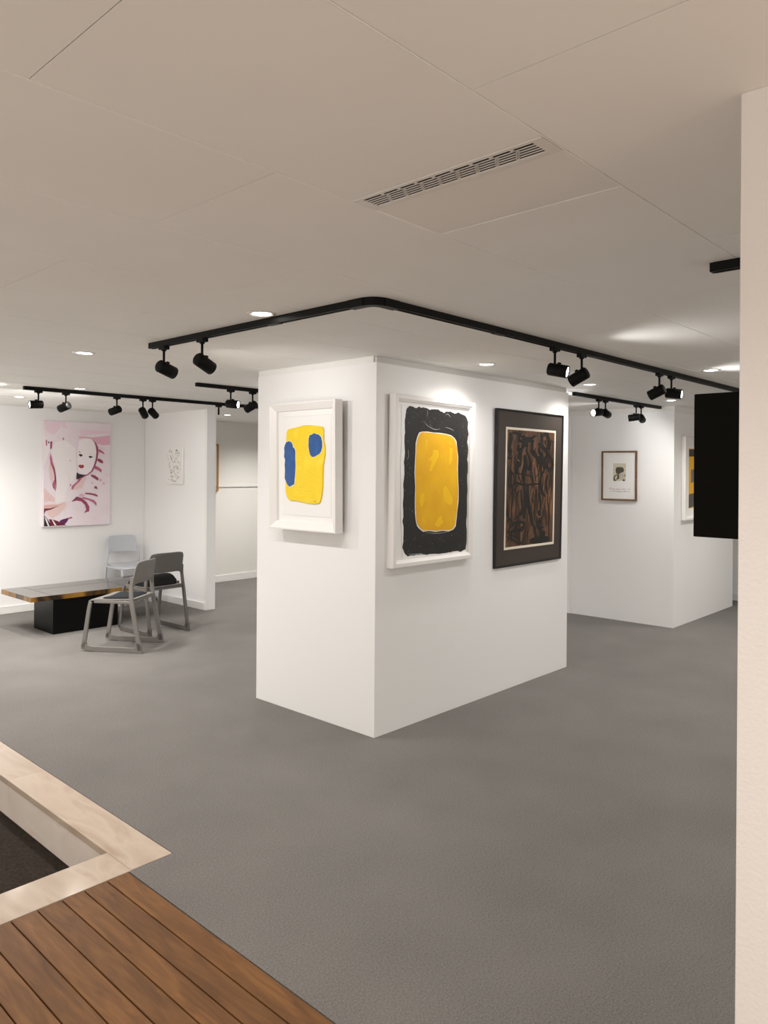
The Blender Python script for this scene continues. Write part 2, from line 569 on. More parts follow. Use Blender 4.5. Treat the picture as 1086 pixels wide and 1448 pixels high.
skirting('baseboard_left', (-0.5, 8.642, 0), (4.870, 8.659, 0.085), 'x')
skirting('baseboard_partition_left', (4.872, 7.300, 0), (4.8875, 8.64, 0.085), 'y')
skirting('baseboard_back', (5.007, 8.972, 0), (9.94, 8.989, 0.10), 'x')
skirting('baseboard_far_right', (9.932, -4.0, 0), (9.949, 8.97, 0.09), 'y')
struct(one_box('trim_7', (5.007, 8.974, 1.352), (9.94, 8.989, 1.368), 'trim_grey'))
struct(one_box('trim_8', (4.8835, 7.2805, 0.0), (4.8885, 7.330, H), 'trim'))

# ------------------------------------------------------------------ ceiling tracks
RW, RH = 0.034, 0.030


def rail_x(mb, x0, x1, y):
    mb.box((x0, y - RW / 2, H - RH), (x1, y - RW / 2 + 0.010, H), 'black_metal')
    mb.box((x0, y + RW / 2 - 0.010, H - RH), (x1, y + RW / 2, H), 'black_metal')
    mb.box((x0, y - RW / 2 + 0.010, H - RH + 0.008), (x1, y + RW / 2 - 0.010, H), 'black_metal')


def rail_y(mb, y0, y1, x):
    mb.box((x - RW / 2, y0, H - RH), (x - RW / 2 + 0.010, y1, H), 'black_metal')
    mb.box((x + RW / 2 - 0.010, y0, H - RH), (x + RW / 2, y1, H), 'black_metal')
    mb.box((x - RW / 2 + 0.010, y0, H - RH + 0.008), (x + RW / 2 - 0.010, y1, H), 'black_metal')


def end_cap(parent, lo, hi):
    q = MB()
    q.box(lo, hi, 'black_metal')
    q.build('end_cap', parent, bevel=0.002)


TX, TY = 2.150, 2.055
t = thing('lighting_track', 'long black L-shaped lighting track turning a corner in front of the white block', 'lighting track', (0, 0, 0))
b = MB()
rail_y(b, TY + 0.04, 3.742, TX)
b.build('rail', t)
b = MB()
rail_x(b, TX + 0.04, 6.60, TY)
b.build('rail', t)
b = MB()
arc = []
for a in range(0, 91, 15):
    arc.append((TX + 0.05 - 0.067 * math.cos(R(a)), TY + 0.05 - 0.067 * math.sin(R(a))))
inner = [(TX + 0.05 - 0.028 * math.cos(R(a)), TY + 0.05 - 0.028 * math.sin(R(a))) for a in range(90, -1, -15)]
ol = arc + inner
vb = [b.bm.verts.new((x, y, H - RH - 0.003)) for x, y in ol]
vt = [b.bm.verts.new((x, y, H)) for x, y in ol]
k = b.mi('black_metal')
b.bm.faces.new(vb[::-1])
b.bm.faces.new(vt)
for i in range(len(ol)):
    b.bm.faces.new((vb[i], vb[(i + 1) % len(ol)], vt[(i + 1) % len(ol)], vt[i]))
b.box((TX - 0.020, TY + 0.045, H - RH - 0.003), (TX + 0.020, TY + 0.13, H), 'black_metal')
b.box((TX + 0.045, TY - 0.020, H - RH - 0.003), (TX + 0.13, TY + 0.020, H), 'black_metal')
b.build('corner_connector', t)
end_cap(t, (TX - RW / 2, 3.742, H - RH), (TX + RW / 2, 3.752, H))
b = MB()
b.box((TX - 0.0175, 2.64, H - RH - 0.002), (TX + 0.0175, 2.72, H), 'black_metal')
b.build('joint_cover', t, bevel=0.001)
b = MB()
b.box((2.98, TY - 0.0175, H - RH - 0.002), (3.06, TY + 0.0175, H), 'black_metal')
b.build('joint_cover', t, bevel=0.001)

LY, MY, RY = 6.50, 5.15, 3.20
for y, x0, x1, lab in ((LY, 2.552, 5.6, 'black lighting track running across the ceiling before the pink portrait canvas'),
                       (MY, 3.349, 5.6, 'short black lighting track ending behind the left edge of the white block'),
                       (RY, 5.841, 7.64, 'black lighting track in the passage at right, with its spots in two pairs')):
    t = thing('lighting_track', lab, 'lighting track')
    b = MB()
    rail_x(b, x0 + 0.01, x1, y)
    b.build('rail', t)
    end_cap(t, (x0, y - RW / 2, H - RH), (x0 + 0.01, y + RW / 2, H))
    end_cap(t, (x1, y - RW / 2, H - RH), (x1 + 0.01, y + RW / 2, H))
t = thing('lighting_track', 'stub of black lighting track on the ceiling beside the cream wall', 'lighting track')
b = MB()
rail_y(b, -1.6, 0.888, 2.550)
b.build('rail', t)
end_cap(t, (2.550 - RW / 2, 0.888, H - RH), (2.550 + RW / 2, 0.898, H))


# ------------------------------------------------------------------ track spotlights
def spot_meshes():
    b = MB()
    b.box((-0.030, -0.0165, -0.026), (0.030, 0.0165, 0.0), 'black_metal')
    b.lathe([(0.012, -0.034), (0.014, -0.026)], 'black_metal', seg=16)
    ad = b.build('adapter', bevel=0.002)
    b = MB()
    b.lathe([(0.0065, -0.105), (0.0065, -0.030)], 'black_metal', seg=14)
    st = b.build('stem')
    b = MB()
    # the head points along +y from its pivot
    b.lathe([(0.010, -0.0525), (0.028, -0.0525), (0.034, -0.0465), (0.034, 0.0535), (0.0325, 0.056), (0.029, 0.056), (0.028, 0.046), (0.0, 0.046)], 'black_metal', axis='y', seg=36, cap=True)
    b.lathe([(0.010, -0.010), (0.010, 0.006)], 'black_metal', seg=14, center=(0, 0, 0.036))
    hd = b.build('lamp_head')
    b = MB()
    b.lathe([(0.0282, 0.0500), (0.022, 0.0525), (0.0, 0.0535)], 'lens', axis='y', seg=28, cap=False)
    ln = b.build('lens')
    return ad, st, hd, ln


PROTO = spot_meshes()


def spotlight(x, y, aim, label, group, first=[True], power=SPOT_POWER, along='x', angle=80):
    t = thing('track_spotlight', label, 'spotlight', (x, y, H - RH + 0.008), 0.0, group)
    ad, st, hd, ln = PROTO if first[0] else [o.copy() for o in PROTO]
    if not first[0]:
        for o in (ad, st, hd, ln):
            COL.objects.link(o)
    first[0] = False
    for o in (ad, st, hd):
        o.parent = t
    ad.rotation_euler = (0, 0, R(90) if along == 'y' else 0)
    a = Vector(aim).normalized()
        # pan about the stem, then tilt
    pan = math.atan2(-a.x, a.y)
    tilt = math.asin(a.z)
    hd.rotation_euler = (tilt, 0, pan)
    hd.location = Vector((0, 0, -0.125)) + a * 0.016
    ln.parent = hd
    ld = D.lights.new('bulb', 'SPOT')
    ld.energy = power
    ld.color = SPOT_COLOR
    ld.spot_size = R(angle)
    ld.spot_blend = 1.0
    ld.shadow_soft_size = 0.025
    lo = D.objects.new('bulb', ld)
    COL.objects.link(lo)
    lo.parent = t
    lo.location = Vector((0, 0, -0.125)) + a * 0.078
    lo.rotation_euler = a.to_track_quat('-Z', 'Y').to_euler()
    return t


GM = 'spotlights on the L-shaped track'
GL = 'spotlights on the track before the pink portrait'
GD = 'spotlights on the short track behind the block'
GR = 'spotlights on the passage track'
spotlight(TX, 3.617, (1.0, 0.12, -0.30), 'black spotlight nearest the left end of the L-shaped track', GM, along='y', angle=108, power=9)
spotlight(TX, 3.255, (1.0, 0.16, -0.42), 'black spotlight second from the left end of the L-shaped track', GM, along='y', angle=108, power=9)
spotlight(3.546, TY, (0.22, -0.85, -0.20), 'black spotlight with lit face, left of its pair above the dark brown picture', GM, power=20, angle=108)
spotlight(3.839, TY, (-0.10, 1.0, -0.50), 'black spotlight tilted down left, paired with a lit one above the dark brown picture', GM, power=10, angle=110)
spotlight(4.899, TY, (-0.10, 1.0, -0.46), 'black spotlight tilted down left, left of the pair near the projecting black board', GM, power=10, angle=110)
spotlight(5.099, TY, (0.13, -0.86, -0.12), 'black spotlight with lit face beside the projecting black board', GM, power=20, angle=108)
spotlight(2.675, LY, (-0.75, 0.10, -0.05), 'black spotlight with lit face at the far left of the track before the pink portrait', GL, power=22, angle=100)
spotlight(2.911, LY, (-0.40, 1.0, -0.34), 'black spotlight tilted down left, above the left half of the pink portrait', GL, power=24, angle=115)
spotlight(3.384, LY, (-0.45, 0.9, -0.30), 'black spotlight just right of the pink portrait, pointing left', GL, power=22, angle=110)
spotlight(3.646, LY, (0.75, 0.62, -0.62), 'left one of two close black spotlights before the wall corner', GL, power=9)
spotlight(3.746, LY, (0.9, 0.52, -0.50), 'right one of two close black spotlights before the wall corner', GL, power=11, angle=100)
spotlight(3.680, MY, (0.45, -0.85, -0.10), 'black spotlight with bright lit face on the short track left of the block', GD, power=16, angle=105)
spotlight(3.904, MY, (-0.3, 0.9, -0.45), 'black spotlight half hidden by the left edge of the white block', GD)
spotlight(6.300, RY, (-0.80, 0.25, -0.10), 'black spotlight with lit face, leftmost on the passage track', GR, power=16, angle=105)
spotlight(6.431, RY, (0.95, 0.10, -0.16), 'black spotlight beside the lit leftmost one on the passage track', GR, power=7)
spotlight(7.081, RY, (-0.30, 0.95, -0.12), 'black spotlight above the small framed print, left of its pair', GR)
spotlight(7.194, RY, (0.92, 0.20, -0.24), 'black spotlight above the small framed print, rightmost on the passage track', GR, power=2.5)

t = thing('track_adapter', 'black track adapter with bare stem and no lamp, above the left partition end', 'track adapter', (4.496, LY, H - RH + 0.008))
b = MB()
b.box((-0.030, -0.0165, -0.026), (0.030, 0.0165, 0.0), 'black_metal')
b.build('adapter', t, bevel=0.002)
b = MB()
b.lathe([(0.009, -0.105), (0.009, -0.026)], 'black_metal', seg=14)
b.build('stem', t)


# ------------------------------------------------------------------ recessed downlights
def down_meshes():
    b = MB()
    b.lathe([(0.043, 0.004), (0.046, -0.003), (0.053, -0.005), (0.062, -0.003), (0.065, 0.0)], 'chrome', seg=40, cap=False)
    b.lathe([(0.043, 0.004), (0.041, 0.012)], 'chrome', seg=40, cap=False)
    rg = b.build('ring')
    b = MB()
    b.lathe([(0.0, -0.004), (0.028, -0.0035), (0.042, -0.0005)], 'down_lens', seg=32, cap=False)
    ln = b.build('lens')
    return rg, ln


DPROTO = down_meshes()


def downlight(x, y, label, first=[True], power=DOWN_POWER):
    t = thing('recessed_downlight', label, 'downlight', (x, y, H), 0, 'recessed ceiling downlights')
    rg, ln = DPROTO if first[0] else [o.copy() for o in DPROTO]
    if not first[0]:
        COL.objects.link(rg)
        COL.objects.link(ln)
    first[0] = False
    rg.parent = t
    ln.parent = t
    ld = D.lights.new('bulb', 'SPOT')
    ld.energy = power
    ld.color = DOWN_COLOR
    ld.spot_size = R(150)
    ld.spot_blend = 1.0
    ld.shadow_soft_size = 0.035
    lo = D.objects.new('bulb', ld)
    COL.objects.link(lo)
    lo.parent = t
    lo.location = (0, 0, -0.012)
    return t


downlight(2.060, 2.657, 'lit round downlight just above the left arm of the L-shaped track')
downlight(2.060, 4.36, 'lit round downlight left of the end of the L-shaped track')
downlight(2.954, 6.327, 'lit round downlight between the two left spotlights of the track before the pink portrait')
downlight(2.908, 7.511, 'faint lit downlight at the far left behind the track, near the pink portrait')
downlight(5.562, 7.853, 'warm lit downlight in the back room beyond the left partition')
downlight(3.986, 2.806, 'lit round downlight above the black and yellow picture', power=20.0)
downlight(5.418, 2.829, 'lit round downlight right of the block, between the long track and the passage track', power=24.0)
downlight(5.182, 1.823, 'lit round downlight right of the long track, nearest the cream wall')
downlight(7.088, 2.858, 'lit downlight just below the lit spotlight beside the projecting black board')

# outlines of the pictures' shapes, in metres from each picture's centre (x right, z up)
ART = {
'P1_SHEET': [(-.225,.324),(.244,.322),(.241,-.32),(-.221,-.317)],
'P1_YELLOW': [(-.174,.226),(-.161,.243),(-.106,.249),(-.053,.256),(.0,.264),(.052,.263),(.123,.255),(.163,.25),(.178,.242),(.184,.215),(.182,.182),(.186,.155),(.195,.121),(.198,.08),(.189,.047),(.178,-.0),(.175,-.054),(.174,-.121),(.167,-.175),(.154,-.216),(.139,-.233),(.093,-.24),(.052,-.238),(-.01,-.232),(-.083,-.224),(-.137,-.225),(-.164,-.212),(-.18,-.188),(-.185,-.156),(-.187,-.093),(-.189,.014),(-.185,.113),(-.179,.17)],
'P1_BLUE_TALL': [(-.185,.141),(-.173,.159),(-.146,.165),(-.124,.158),(-.111,.143),(-.107,.126),(-.09,.115),(-.083,.097),(-.083,.049),(-.081,-.0),(-.085,-.049),(-.094,-.116),(-.114,-.123),(-.141,-.134),(-.162,-.12),(-.178,-.096),(-.189,-.078),(-.186,-.029),(-.189,.014),(-.184,.042),(-.195,.063),(-.191,.099),(-.194,.12)],
'P1_BLUE_ROUND': [(.05,.178),(.059,.198),(.082,.203),(.102,.211),(.114,.205),(.142,.2),(.164,.185),(.175,.155),(.175,.121),(.165,.094),(.148,.078),(.119,.068),(.104,.061),(.079,.06),(.064,.072),(.054,.096),(.047,.13)],
'P1_SIGN': [(.094,-.223),(.104,-.218),(.11,-.224),(.119,-.219)],
'P2_SHEET': [(-.325,.469),(-.239,.469),(-.116,.47),(.012,.472),(.187,.466),(.357,.46),(.369,.278),(.372,.018),(.375,-.242),(.367,-.488),(.192,-.484),(-.059,-.483),(-.292,-.478),(-.302,-.372),(-.315,-.215),(-.315,-.059),(-.323,.097),(-.321,.254)],
'P2_BLACK': [(-.281,.44),(-.269,.457),(-.245,.465),(-.215,.462),(-.19,.454),(-.16,.467),(-.141,.462),(-.116,.465),(-.09,.463),(-.052,.455),(-.02,.461),(.026,.463),(.059,.452),(.093,.444),(.12,.454),(.16,.458),(.202,.446),(.243,.457),(.286,.449),(.315,.442),(.341,.424),(.359,.399),(.353,.364),(.362,.313),(.352,.26),(.363,.209),(.356,.139),(.367,.087),(.358,.018),(.363,-.069),(.361,-.155),(.359,-.241),(.357,-.31),(.368,-.371),(.361,-.431),(.352,-.467),(.303,-.479),(.246,-.471),(.191,-.475),(.123,-.474),(.057,-.477),(-.008,-.47),(-.06,-.472),(-.123,-.464),(-.184,-.467),(-.245,-.468),(-.276,-.444),(-.294,-.411),(-.287,-.357),(-.284,-.295),(-.297,-.247),(-.289,-.2),(-.297,-.137),(-.291,-.075),(-.296,-.012),(-.288,.051),(-.294,.113),(-.287,.176),(-.294,.239),(-.288,.302),(-.294,.365),(-.288,.412)],
'P2_YELLOW': [(-.148,.3),(-.126,.309),(-.073,.309),(-.008,.308),(.044,.306),(.111,.304),(.166,.295),(.2,.281),(.222,.256),(.235,.214),(.246,.155),(.242,.086),(.251,.018),(.257,-.067),(.256,-.135),(.248,-.194),(.239,-.254),(.229,-.296),(.207,-.32),(.159,-.327),(.092,-.322),(.026,-.323),(-.039,-.315),(-.096,-.316),(-.128,-.299),(-.154,-.277),(-.17,-.245),(-.175,-.189),(-.181,-.109),(-.18,-.029),(-.187,.051),(-.186,.115),(-.183,.179),(-.18,.235),(-.166,.275)],
'P2_RIM': [(-.156,.305),(-.132,.312),(-.075,.315),(-.011,.311),(.045,.312),(.117,.308),(.17,.301),(.207,.284),(.231,.262),(.239,.217),(.253,.159),(.251,.086),(.256,.019),(.264,-.071),(.265,-.139),(.253,-.202),(.246,-.26),(.239,-.305),(.212,-.326),(.164,-.336),(.096,-.328),(.023,-.331),(-.042,-.321),(-.1,-.324),(-.136,-.304),(-.16,-.285),(-.174,-.25),(-.183,-.196),(-.187,-.111),(-.185,-.032),(-.195,.053),(-.192,.116),(-.188,.184),(-.188,.238),(-.172,.281)],
'P2_SMEAR0': [(-.018,.199),(.035,.2),(.043,.159),(.005,.109),(-.032,.06),(-.052,.068),(-.028,.133),(-.057,.133),(-.023,.166)],
'P2_SMEAR1': [(.154,.22),(.182,.217),(.185,.137),(.165,.103),(.147,.119),(.153,.17)],
'P2_SMEAR2': [(.096,-.048),(.122,-.032),(.15,-.065),(.193,-.108),(.201,-.142),(.174,-.163),(.112,-.14),(.095,-.098)],
'P2_SMEAR3': [(-.135,-.085),(-.098,-.074),(-.09,-.119),(-.12,-.166),(-.146,-.133)],
'P2_SMEAR4': [(.075,-.222),(.103,-.273),(.051,-.304),(.011,-.285),(.037,-.253)],
'P2_SMEAR5': [(-.096,.262),(-.077,.262),(-.088,.189),(-.098,.221)],
'P2_SMEAR6': [(-.118,-.231),(-.105,-.231),(-.085,-.264),(-.098,-.268)],
'P2_SMEAR7': [(.119,.259),(.167,.25),(.188,.238),(.154,.244)],
'P2_SCRATCH0': [(-.113,.381),(-.074,.352),(.004,.331),(.056,.34)],
'P2_SCRATCH1': [(.103,.352),(.164,.343),(.203,.33)],
'P2_SCRATCH2': [(-.208,.435),(-.164,.41)],
'P2_SCRATCH3': [(-.154,.427),(-.133,.443)],
'P2_SCRATCH4': [(-.077,-.33),(.039,-.341),(.159,-.339)],
'P2_SCRATCH5': [(-.084,.453),(-.074,.433),(-.089,.408)],
'P2_SCRATCH6': [(.107,.432),(.134,.438),(.164,.418)],
'P2_SCRATCH7': [(.262,.326),(.271,.288)],
'P2_SCRATCH8': [(-.261,.201),(-.253,.161),(-.267,.13)],
'P2_SCRATCH9': [(.283,.207),(.27,.172)],
'P2_SCRATCH10': [(-.229,.083),(-.219,.059)],
'P2_SCRATCH11': [(-.164,.41),(-.161,.398)],
'P2_SCRATCH12': [(.08,-.384),(.121,-.395)],
'P2_SCRATCH13': [(.289,.027),(.284,-.007)],
'P2_SCRATCH14': [(-.225,-.159),(-.217,-.143)],
'P2_SCRATCH15': [(.31,-.274),(.308,-.291)],
'P2_SCRATCH16': [(-.245,-.454),(-.172,-.46),(-.098,-.459)],
'P2_SCRATCH17': [(.343,-.413),(.338,-.456)],
'P3_LINER_OUT': [(-.351,.454),(.363,.443),(.349,-.457),(-.345,-.446)],
'P3_LINER_IN': [(-.33,.438),(.341,.429),(.335,-.447),(-.325,-.434)],
'P3_STROKE0': [(-.302,.428),(-.284,.379),(-.297,.316),(-.303,.253)],
'P3_STROKEW0': .0405,
'P3_STROKE1': [(-.187,.401),(-.102,.377),(-.016,.375),(.071,.402)],
'P3_STROKEW1': .0191,
'P3_STROKE2': [(-.176,.347),(-.05,.36),(.037,.354)],
'P3_STROKEW2': .0239,
'P3_STROKE3': [(-.154,.412),(-.177,.365),(-.159,.343)],
'P3_STROKEW3': .0167,
'P3_STROKE4': [(-.157,.302),(-.155,.247),(-.164,.192),(-.143,.165)],
'P3_STROKEW4': .0477,
'P3_STROKE5': [(-.017,.389),(.012,.344),(.023,.279)],
'P3_STROKEW5': .0167,
'P3_STROKE6': [(.214,.418),(.253,.371),(.237,.313),(.202,.283)],
'P3_STROKEW6': .0358,
'P3_STROKE7': [(.127,.329),(.111,.281),(.149,.244),(.096,.214),(.152,.177)],
'P3_STROKEW7': .031,
'P3_STROKE8': [(.078,.233),(.151,.206),(.206,.178),(.263,.14)],
'P3_STROKEW8': .0405,
'P3_STROKE9': [(.202,.283),(.297,.217),(.318,.169),(.255,.121)],
'P3_STROKEW9': .031,
'P3_STROKE10': [(.257,.275),(.178,.197),(.217,.149)],
'P3_STROKEW10': .0262,
'P3_STROKE11': [(-.049,.333),(-.063,.277),(-.018,.212),(-.007,.157)],
'P3_STROKEW11': .0167,
'P3_STROKE12': [(-.096,.248),(-.076,.175),(-.107,.101),(-.096,.046)],
'P3_STROKEW12': .0477,
'P3_STROKE13': [(-.027,.231),(-.007,.166),(-.04,.138)],
'P3_STROKEW13': .0358,
'P3_STROKE14': [(-.096,.046),(-.084,-.047),(-.071,-.139),(-.076,-.231)],
'P3_STROKEW14': .031,
'P3_STROKE15': [(-.044,.027),(-.039,-.094),(-.0,-.188),(.039,-.292)],
'P3_STROKEW15': .0405,
'P3_STROKE16': [(-.238,.055),(-.188,.037),(-.087,.022),(.016,.026),(.122,.03)],
'P3_STROKEW16': .0143,
'P3_STROKE17': [(.154,.13),(.14,.044),(.161,-.032),(.217,-.071)],
'P3_STROKEW17': .0262,
'P3_STROKE18': [(.246,.101),(.222,.025),(.253,-.053)],
'P3_STROKEW18': .0262,
'P3_STROKE19': [(-.262,.245),(-.275,.172),(-.289,.118),(-.31,.047),(-.283,-.025)],
'P3_STROKEW19': .0143,
'P3_STROKE20': [(-.213,.246),(-.235,.191),(-.192,.137),(-.222,.064)],
'P3_STROKEW20': .0119,
'P3_STROKE21': [(-.312,.1),(-.278,.047),(-.242,-.044),(-.254,-.134),(-.264,-.277)],
'P3_STROKEW21': .0167,
'P3_STROKE22': [(-.192,.137),(-.165,.082),(-.138,.046)],
'P3_STROKEW22': .0119,
'P3_STROKE23': [(.046,.157),(.057,.101),(.077,.045)],
'P3_STROKEW23': .0119,
'P3_STROKE24': [(-.006,.147),(.022,.092),(.043,.026)],
'P3_STROKEW24': .0107,
'P3_STROKE25': [(-.136,-.009),(-.123,-.101),(-.094,-.194),(-.101,-.23)],
'P3_STROKEW25': .0191,
'P3_STROKE26': [(-.211,.01),(-.191,-.081),(-.203,-.171)],
'P3_STROKEW26': .0119,
'P3_STROKE27': [(.071,-.012),(.066,-.106),(.061,-.199),(.073,-.275)],
'P3_STROKEW27': .0119,
'P3_STROKE28': [(.113,.044),(.126,-.05),(.147,-.127),(.141,-.202)],
'P3_STROKEW28': .0191,
'P3_STROKE29': [(-.31,-.328),(-.256,-.278),(-.175,-.254),(-.074,-.268),(-.123,-.302),(-.238,-.323),(-.302,-.32)],
'P3_STROKEW29': .0167,
'P3_STROKE30': [(-.302,-.32),(-.252,-.368),(-.169,-.409),(-.102,-.404),(-.071,-.342),(-.039,-.279)],
'P3_STROKEW30': .0143,
'P3_STROKE31': [(-.254,-.314),(-.122,-.321),(-.073,-.296)],
'P3_STROKEW31': .0119,
'P3_STROKE32': [(-.193,-.226),(-.078,-.166)],
'P3_STROKEW32': .0107,
'P3_STROKE33': [(-.317,-.355),(-.235,-.391)],
'P3_STROKEW33': .0143,
'P3_STROKE34': [(.114,-.182),(.152,-.24),(.118,-.286),(.156,-.335)],
'P3_STROKEW34': .0405,
'P3_STROKE35': [(.056,-.283),(.076,-.35),(.106,-.408)],
'P3_STROKEW35': .0262,
'P3_STROKE36': [(.172,-.279),(.156,-.335),(.167,-.383)],
'P3_STROKEW36': .0191,
'P3_STROKE37': [(.21,-.338),(.195,-.395),(.233,-.425)],
'P3_STROKEW37': .0477,
'P3_STROKE38': [(.001,-.411),(.141,-.415),(.288,-.429)],
'P3_STROKEW38': .0429,
'P3_STROKE39': [(-.038,-.325),(-.026,-.4)],
'P3_STROKEW39': .0167,
'P3_STROKE40': [(.282,-.072),(.277,-.169),(.273,-.293),(.287,-.4)],
'P3_STROKEW40': .0119,
'P3_STROKE41': [(.218,-.081),(.213,-.176),(.227,-.301)],
'P3_STROKEW41': .0095,
'P3_STROKE42': [(.319,.14),(.306,.024),(.302,-.102)],
'P3_STROKEW42': .0119,
'P3_STROKE43': [(-.313,.297),(-.279,.271),(-.31,.226)],
'P3_STROKEW43': .031,
'P3_STROKE44': [(-.012,.287),(.041,.26),(.078,.233)],
'P3_STROKEW44': .0358,
'P3_STROKE45': [(-.132,.293),(-.099,.322),(-.048,.323)],
'P3_STROKEW45': .0262,
'P3_STROKE46': [(.16,.396),(.186,.426),(.251,.429)],
'P3_STROKEW46': .0239,
'P3_STROKE47': [(.142,.396),(.118,.338)],
'P3_STROKEW47': .0107,
'P3_STROKE48': [(-.311,-.114),(-.3,-.186),(-.308,-.257)],
'P3_STROKEW48': .0143,
'P3_STROKE49': [(-.174,-.091),(-.153,-.182),(-.168,-.236)],
'P3_STROKEW49': .0095,
'P3_STROKE50': [(.091,.337),(.145,.324),(.165,.292)],
'P3_STROKEW50': .0167,
'P3_STROKE51': [(-.269,.407),(-.22,.409),(-.187,.401)],
'P3_STROKEW51': .0191,
'P3_FLICK0': [(.082,-.2),(.134,-.23),(.168,-.203)],
'P3_FLICK1': [(.134,-.23),(.152,-.25)],
'P3_FLICK2': [(.122,-.164),(.149,-.183)],
'P3_FLICK3': [(.203,-.381),(.267,-.372)],
'P3_FLICK4': [(-.195,.201),(-.178,.21),(-.161,.192)],
'P3_FLICK5': [(.054,.176),(.027,.194)],
'P3_FLICK6': [(.138,-.344),(.173,-.322)],
'PK_EDGE': [(-.399,.608),(.393,.599),(.399,-.604),(-.39,-.598)],
'PK_PINK_BAND': [(.007,.443),(.168,.433),(.282,.448),(.394,.469),(.395,.353),(.305,.344),(.237,.359),(.169,.4),(.101,.419),(.013,.416)],
'PK_PINK_TOP': [(.012,.523),(.393,.513),(.393,.491),(.168,.471),(.035,.444)],
'PK_PINK_TOPLEFT': [(-.391,.606),(-.203,.604),(-.213,.523),(-.286,.447),(-.349,.465),(-.39,.515)],
'PK_WISP': [(-.198,.598),(-.161,.602),(-.15,.569),(-.118,.517),(-.166,.536),(-.192,.535)],
'PK_FACE': [(.005,.378),(.046,.407),(.101,.419),(.157,.413),(.191,.379),(.212,.325),(.221,.249),(.21,.173),(.188,.096),(.16,.036),(.116,.001),(.071,-.007),(.027,.009),(.003,.052),(-.009,.116),(-.013,.191),(-.008,.276)],
'PK_NECK': [(-.017,.019),(.016,-.002),(.06,-.01),(.099,-.01),(.06,-.034),(.017,-.055),(-.022,-.066)],
'PK_HAIR': [(.18,.4),(.22,.369),(.246,.315),(.247,.25),(.232,.168),(.21,.097),(.177,.031),(.127,-.012),(.06,-.045),(-.005,-.082),(.0,-.055),(.06,-.025),(.116,-.002),(.16,.042),(.193,.107),(.215,.184),(.224,.26),(.217,.325),(.197,.374)],
'PK_EYE_L': [(.004,.225),(.025,.236),(.053,.222),(.048,.208),(.026,.202)],
'PK_EYE_R': [(.123,.206),(.148,.215),(.187,.2),(.159,.194),(.148,.183)],
'PK_BROW_L': [(-.002,.255),(.014,.266),(.036,.254)],
'PK_BROW_R': [(.114,.245),(.159,.239),(.183,.229),(.159,.233)],
'PK_LIPS': [(-.001,.092),(.021,.109),(.037,.103),(.059,.109),(.074,.087),(.054,.066),(.027,.066)],
'PK_F1': [(.249,.299),(.283,.283),(.312,.262),(.327,.232),(.283,.253),(.247,.266)],
'PK_F2': [(.238,.184),(.272,.179),(.307,.152),(.305,.125),(.267,.135),(.236,.157)],
'PK_F3': [(.21,.097),(.25,.081),(.29,.048),(.285,.015),(.245,.042),(.194,.064)],
'PK_F4': [(.149,-.007),(.205,-.018),(.251,-.051),(.246,-.083),(.194,-.05),(.16,-.029)],
'PK_F5': [(.259,.387),(.208,.401),(.282,.349)],
'PK_F6': [(.254,.321),(.329,.307),(.335,.285),(.271,.3)],
'PK_F7': [(.206,-.143),(.229,-.154),(.243,-.182),(.195,-.17)],
'PK_F8': [(.303,-.1),(.329,-.106),(.33,-.128),(.303,-.127)],
'PK_F9': [(.263,-.072),(.283,-.062),(.28,-.091)],
'PK_F10': [(.163,-.105),(.178,-.099),(.176,-.119)],
'PK_F11': [(.325,-.001),(.395,-.021),(.393,-.025),(.329,-.005)],
'PK_CHEST': [(-.005,-.077),(.06,-.039),(.105,-.045),(.072,-.109),(.05,-.163),(-.015,-.184),(-.08,-.193),(-.048,-.141)],
'PK_CHEST_RED': [(-.07,-.14),(-.027,-.103),(.017,-.066),(.049,-.05),(.017,-.093),(-.037,-.141),(-.059,-.181),(-.08,-.177)],
'PK_CHEST_SPOT': [(-.097,-.129),(-.081,-.114),(-.089,-.151)],
'PK_H1': [(.084,-.223),(.151,-.227),(.218,-.241),(.247,-.264),(.236,-.272),(.173,-.251),(.089,-.239)],
'PK_H2': [(.018,-.238),(.051,-.233),(.084,-.255),(.051,-.265),(.013,-.264)],
'PK_H3': [(.051,-.27),(.118,-.288),(.196,-.312),(.228,-.35),(.225,-.383),(.191,-.344),(.129,-.31),(.062,-.292)],
'PK_H4': [(-.058,-.306),(-.004,-.269),(.051,-.287),(.107,-.336),(.138,-.391),(.136,-.445),(.108,-.45),(.074,-.465),(.102,-.423),(.085,-.368),(.04,-.324),(-.014,-.312),(-.079,-.326)],
'PK_H5': [(-.026,-.274),(.002,-.264),(-.015,-.291),(-.069,-.321)],
'PK_L_CURVE': [(-.324,.237),(-.307,.185),(-.296,.123),(-.273,.06),(-.26,-.023),(-.264,-.107),(-.269,-.191),(-.292,-.159),(-.301,-.117),(-.277,-.065),(-.278,-.013),(-.294,.05),(-.32,.112),(-.33,.174)],
'PK_L_BLUSH': [(-.326,.143),(-.294,.06),(-.283,-.023),(-.301,-.107),(-.324,-.065),(-.341,.06)],
'PK_L_DASH1': [(-.379,.391),(-.363,.382),(-.363,.314),(-.376,.324)],
'PK_L_DASH2': [(-.327,.367),(-.304,.373),(-.308,.29),(-.327,.279)],
'PK_L_DASH3': [(-.353,.366),(-.338,.367),(-.339,.346),(-.353,.351)],
'PK_SPOT1': [(-.186,.414),(-.172,.42),(-.168,.388),(-.181,.39)],
'PK_SPOT2': [(-.102,.168),(-.088,.157),(-.085,.138),(-.099,.149)],
'PK_L_EDGE': [(-.398,.442),(-.358,.392),(-.332,.331),(-.332,.268),(-.362,.184),(-.395,.091)],
'PK_L_LOW': [(-.394,-.158),(-.333,-.221),(-.271,-.28),(-.27,-.316),(-.343,-.314),(-.392,-.324)],
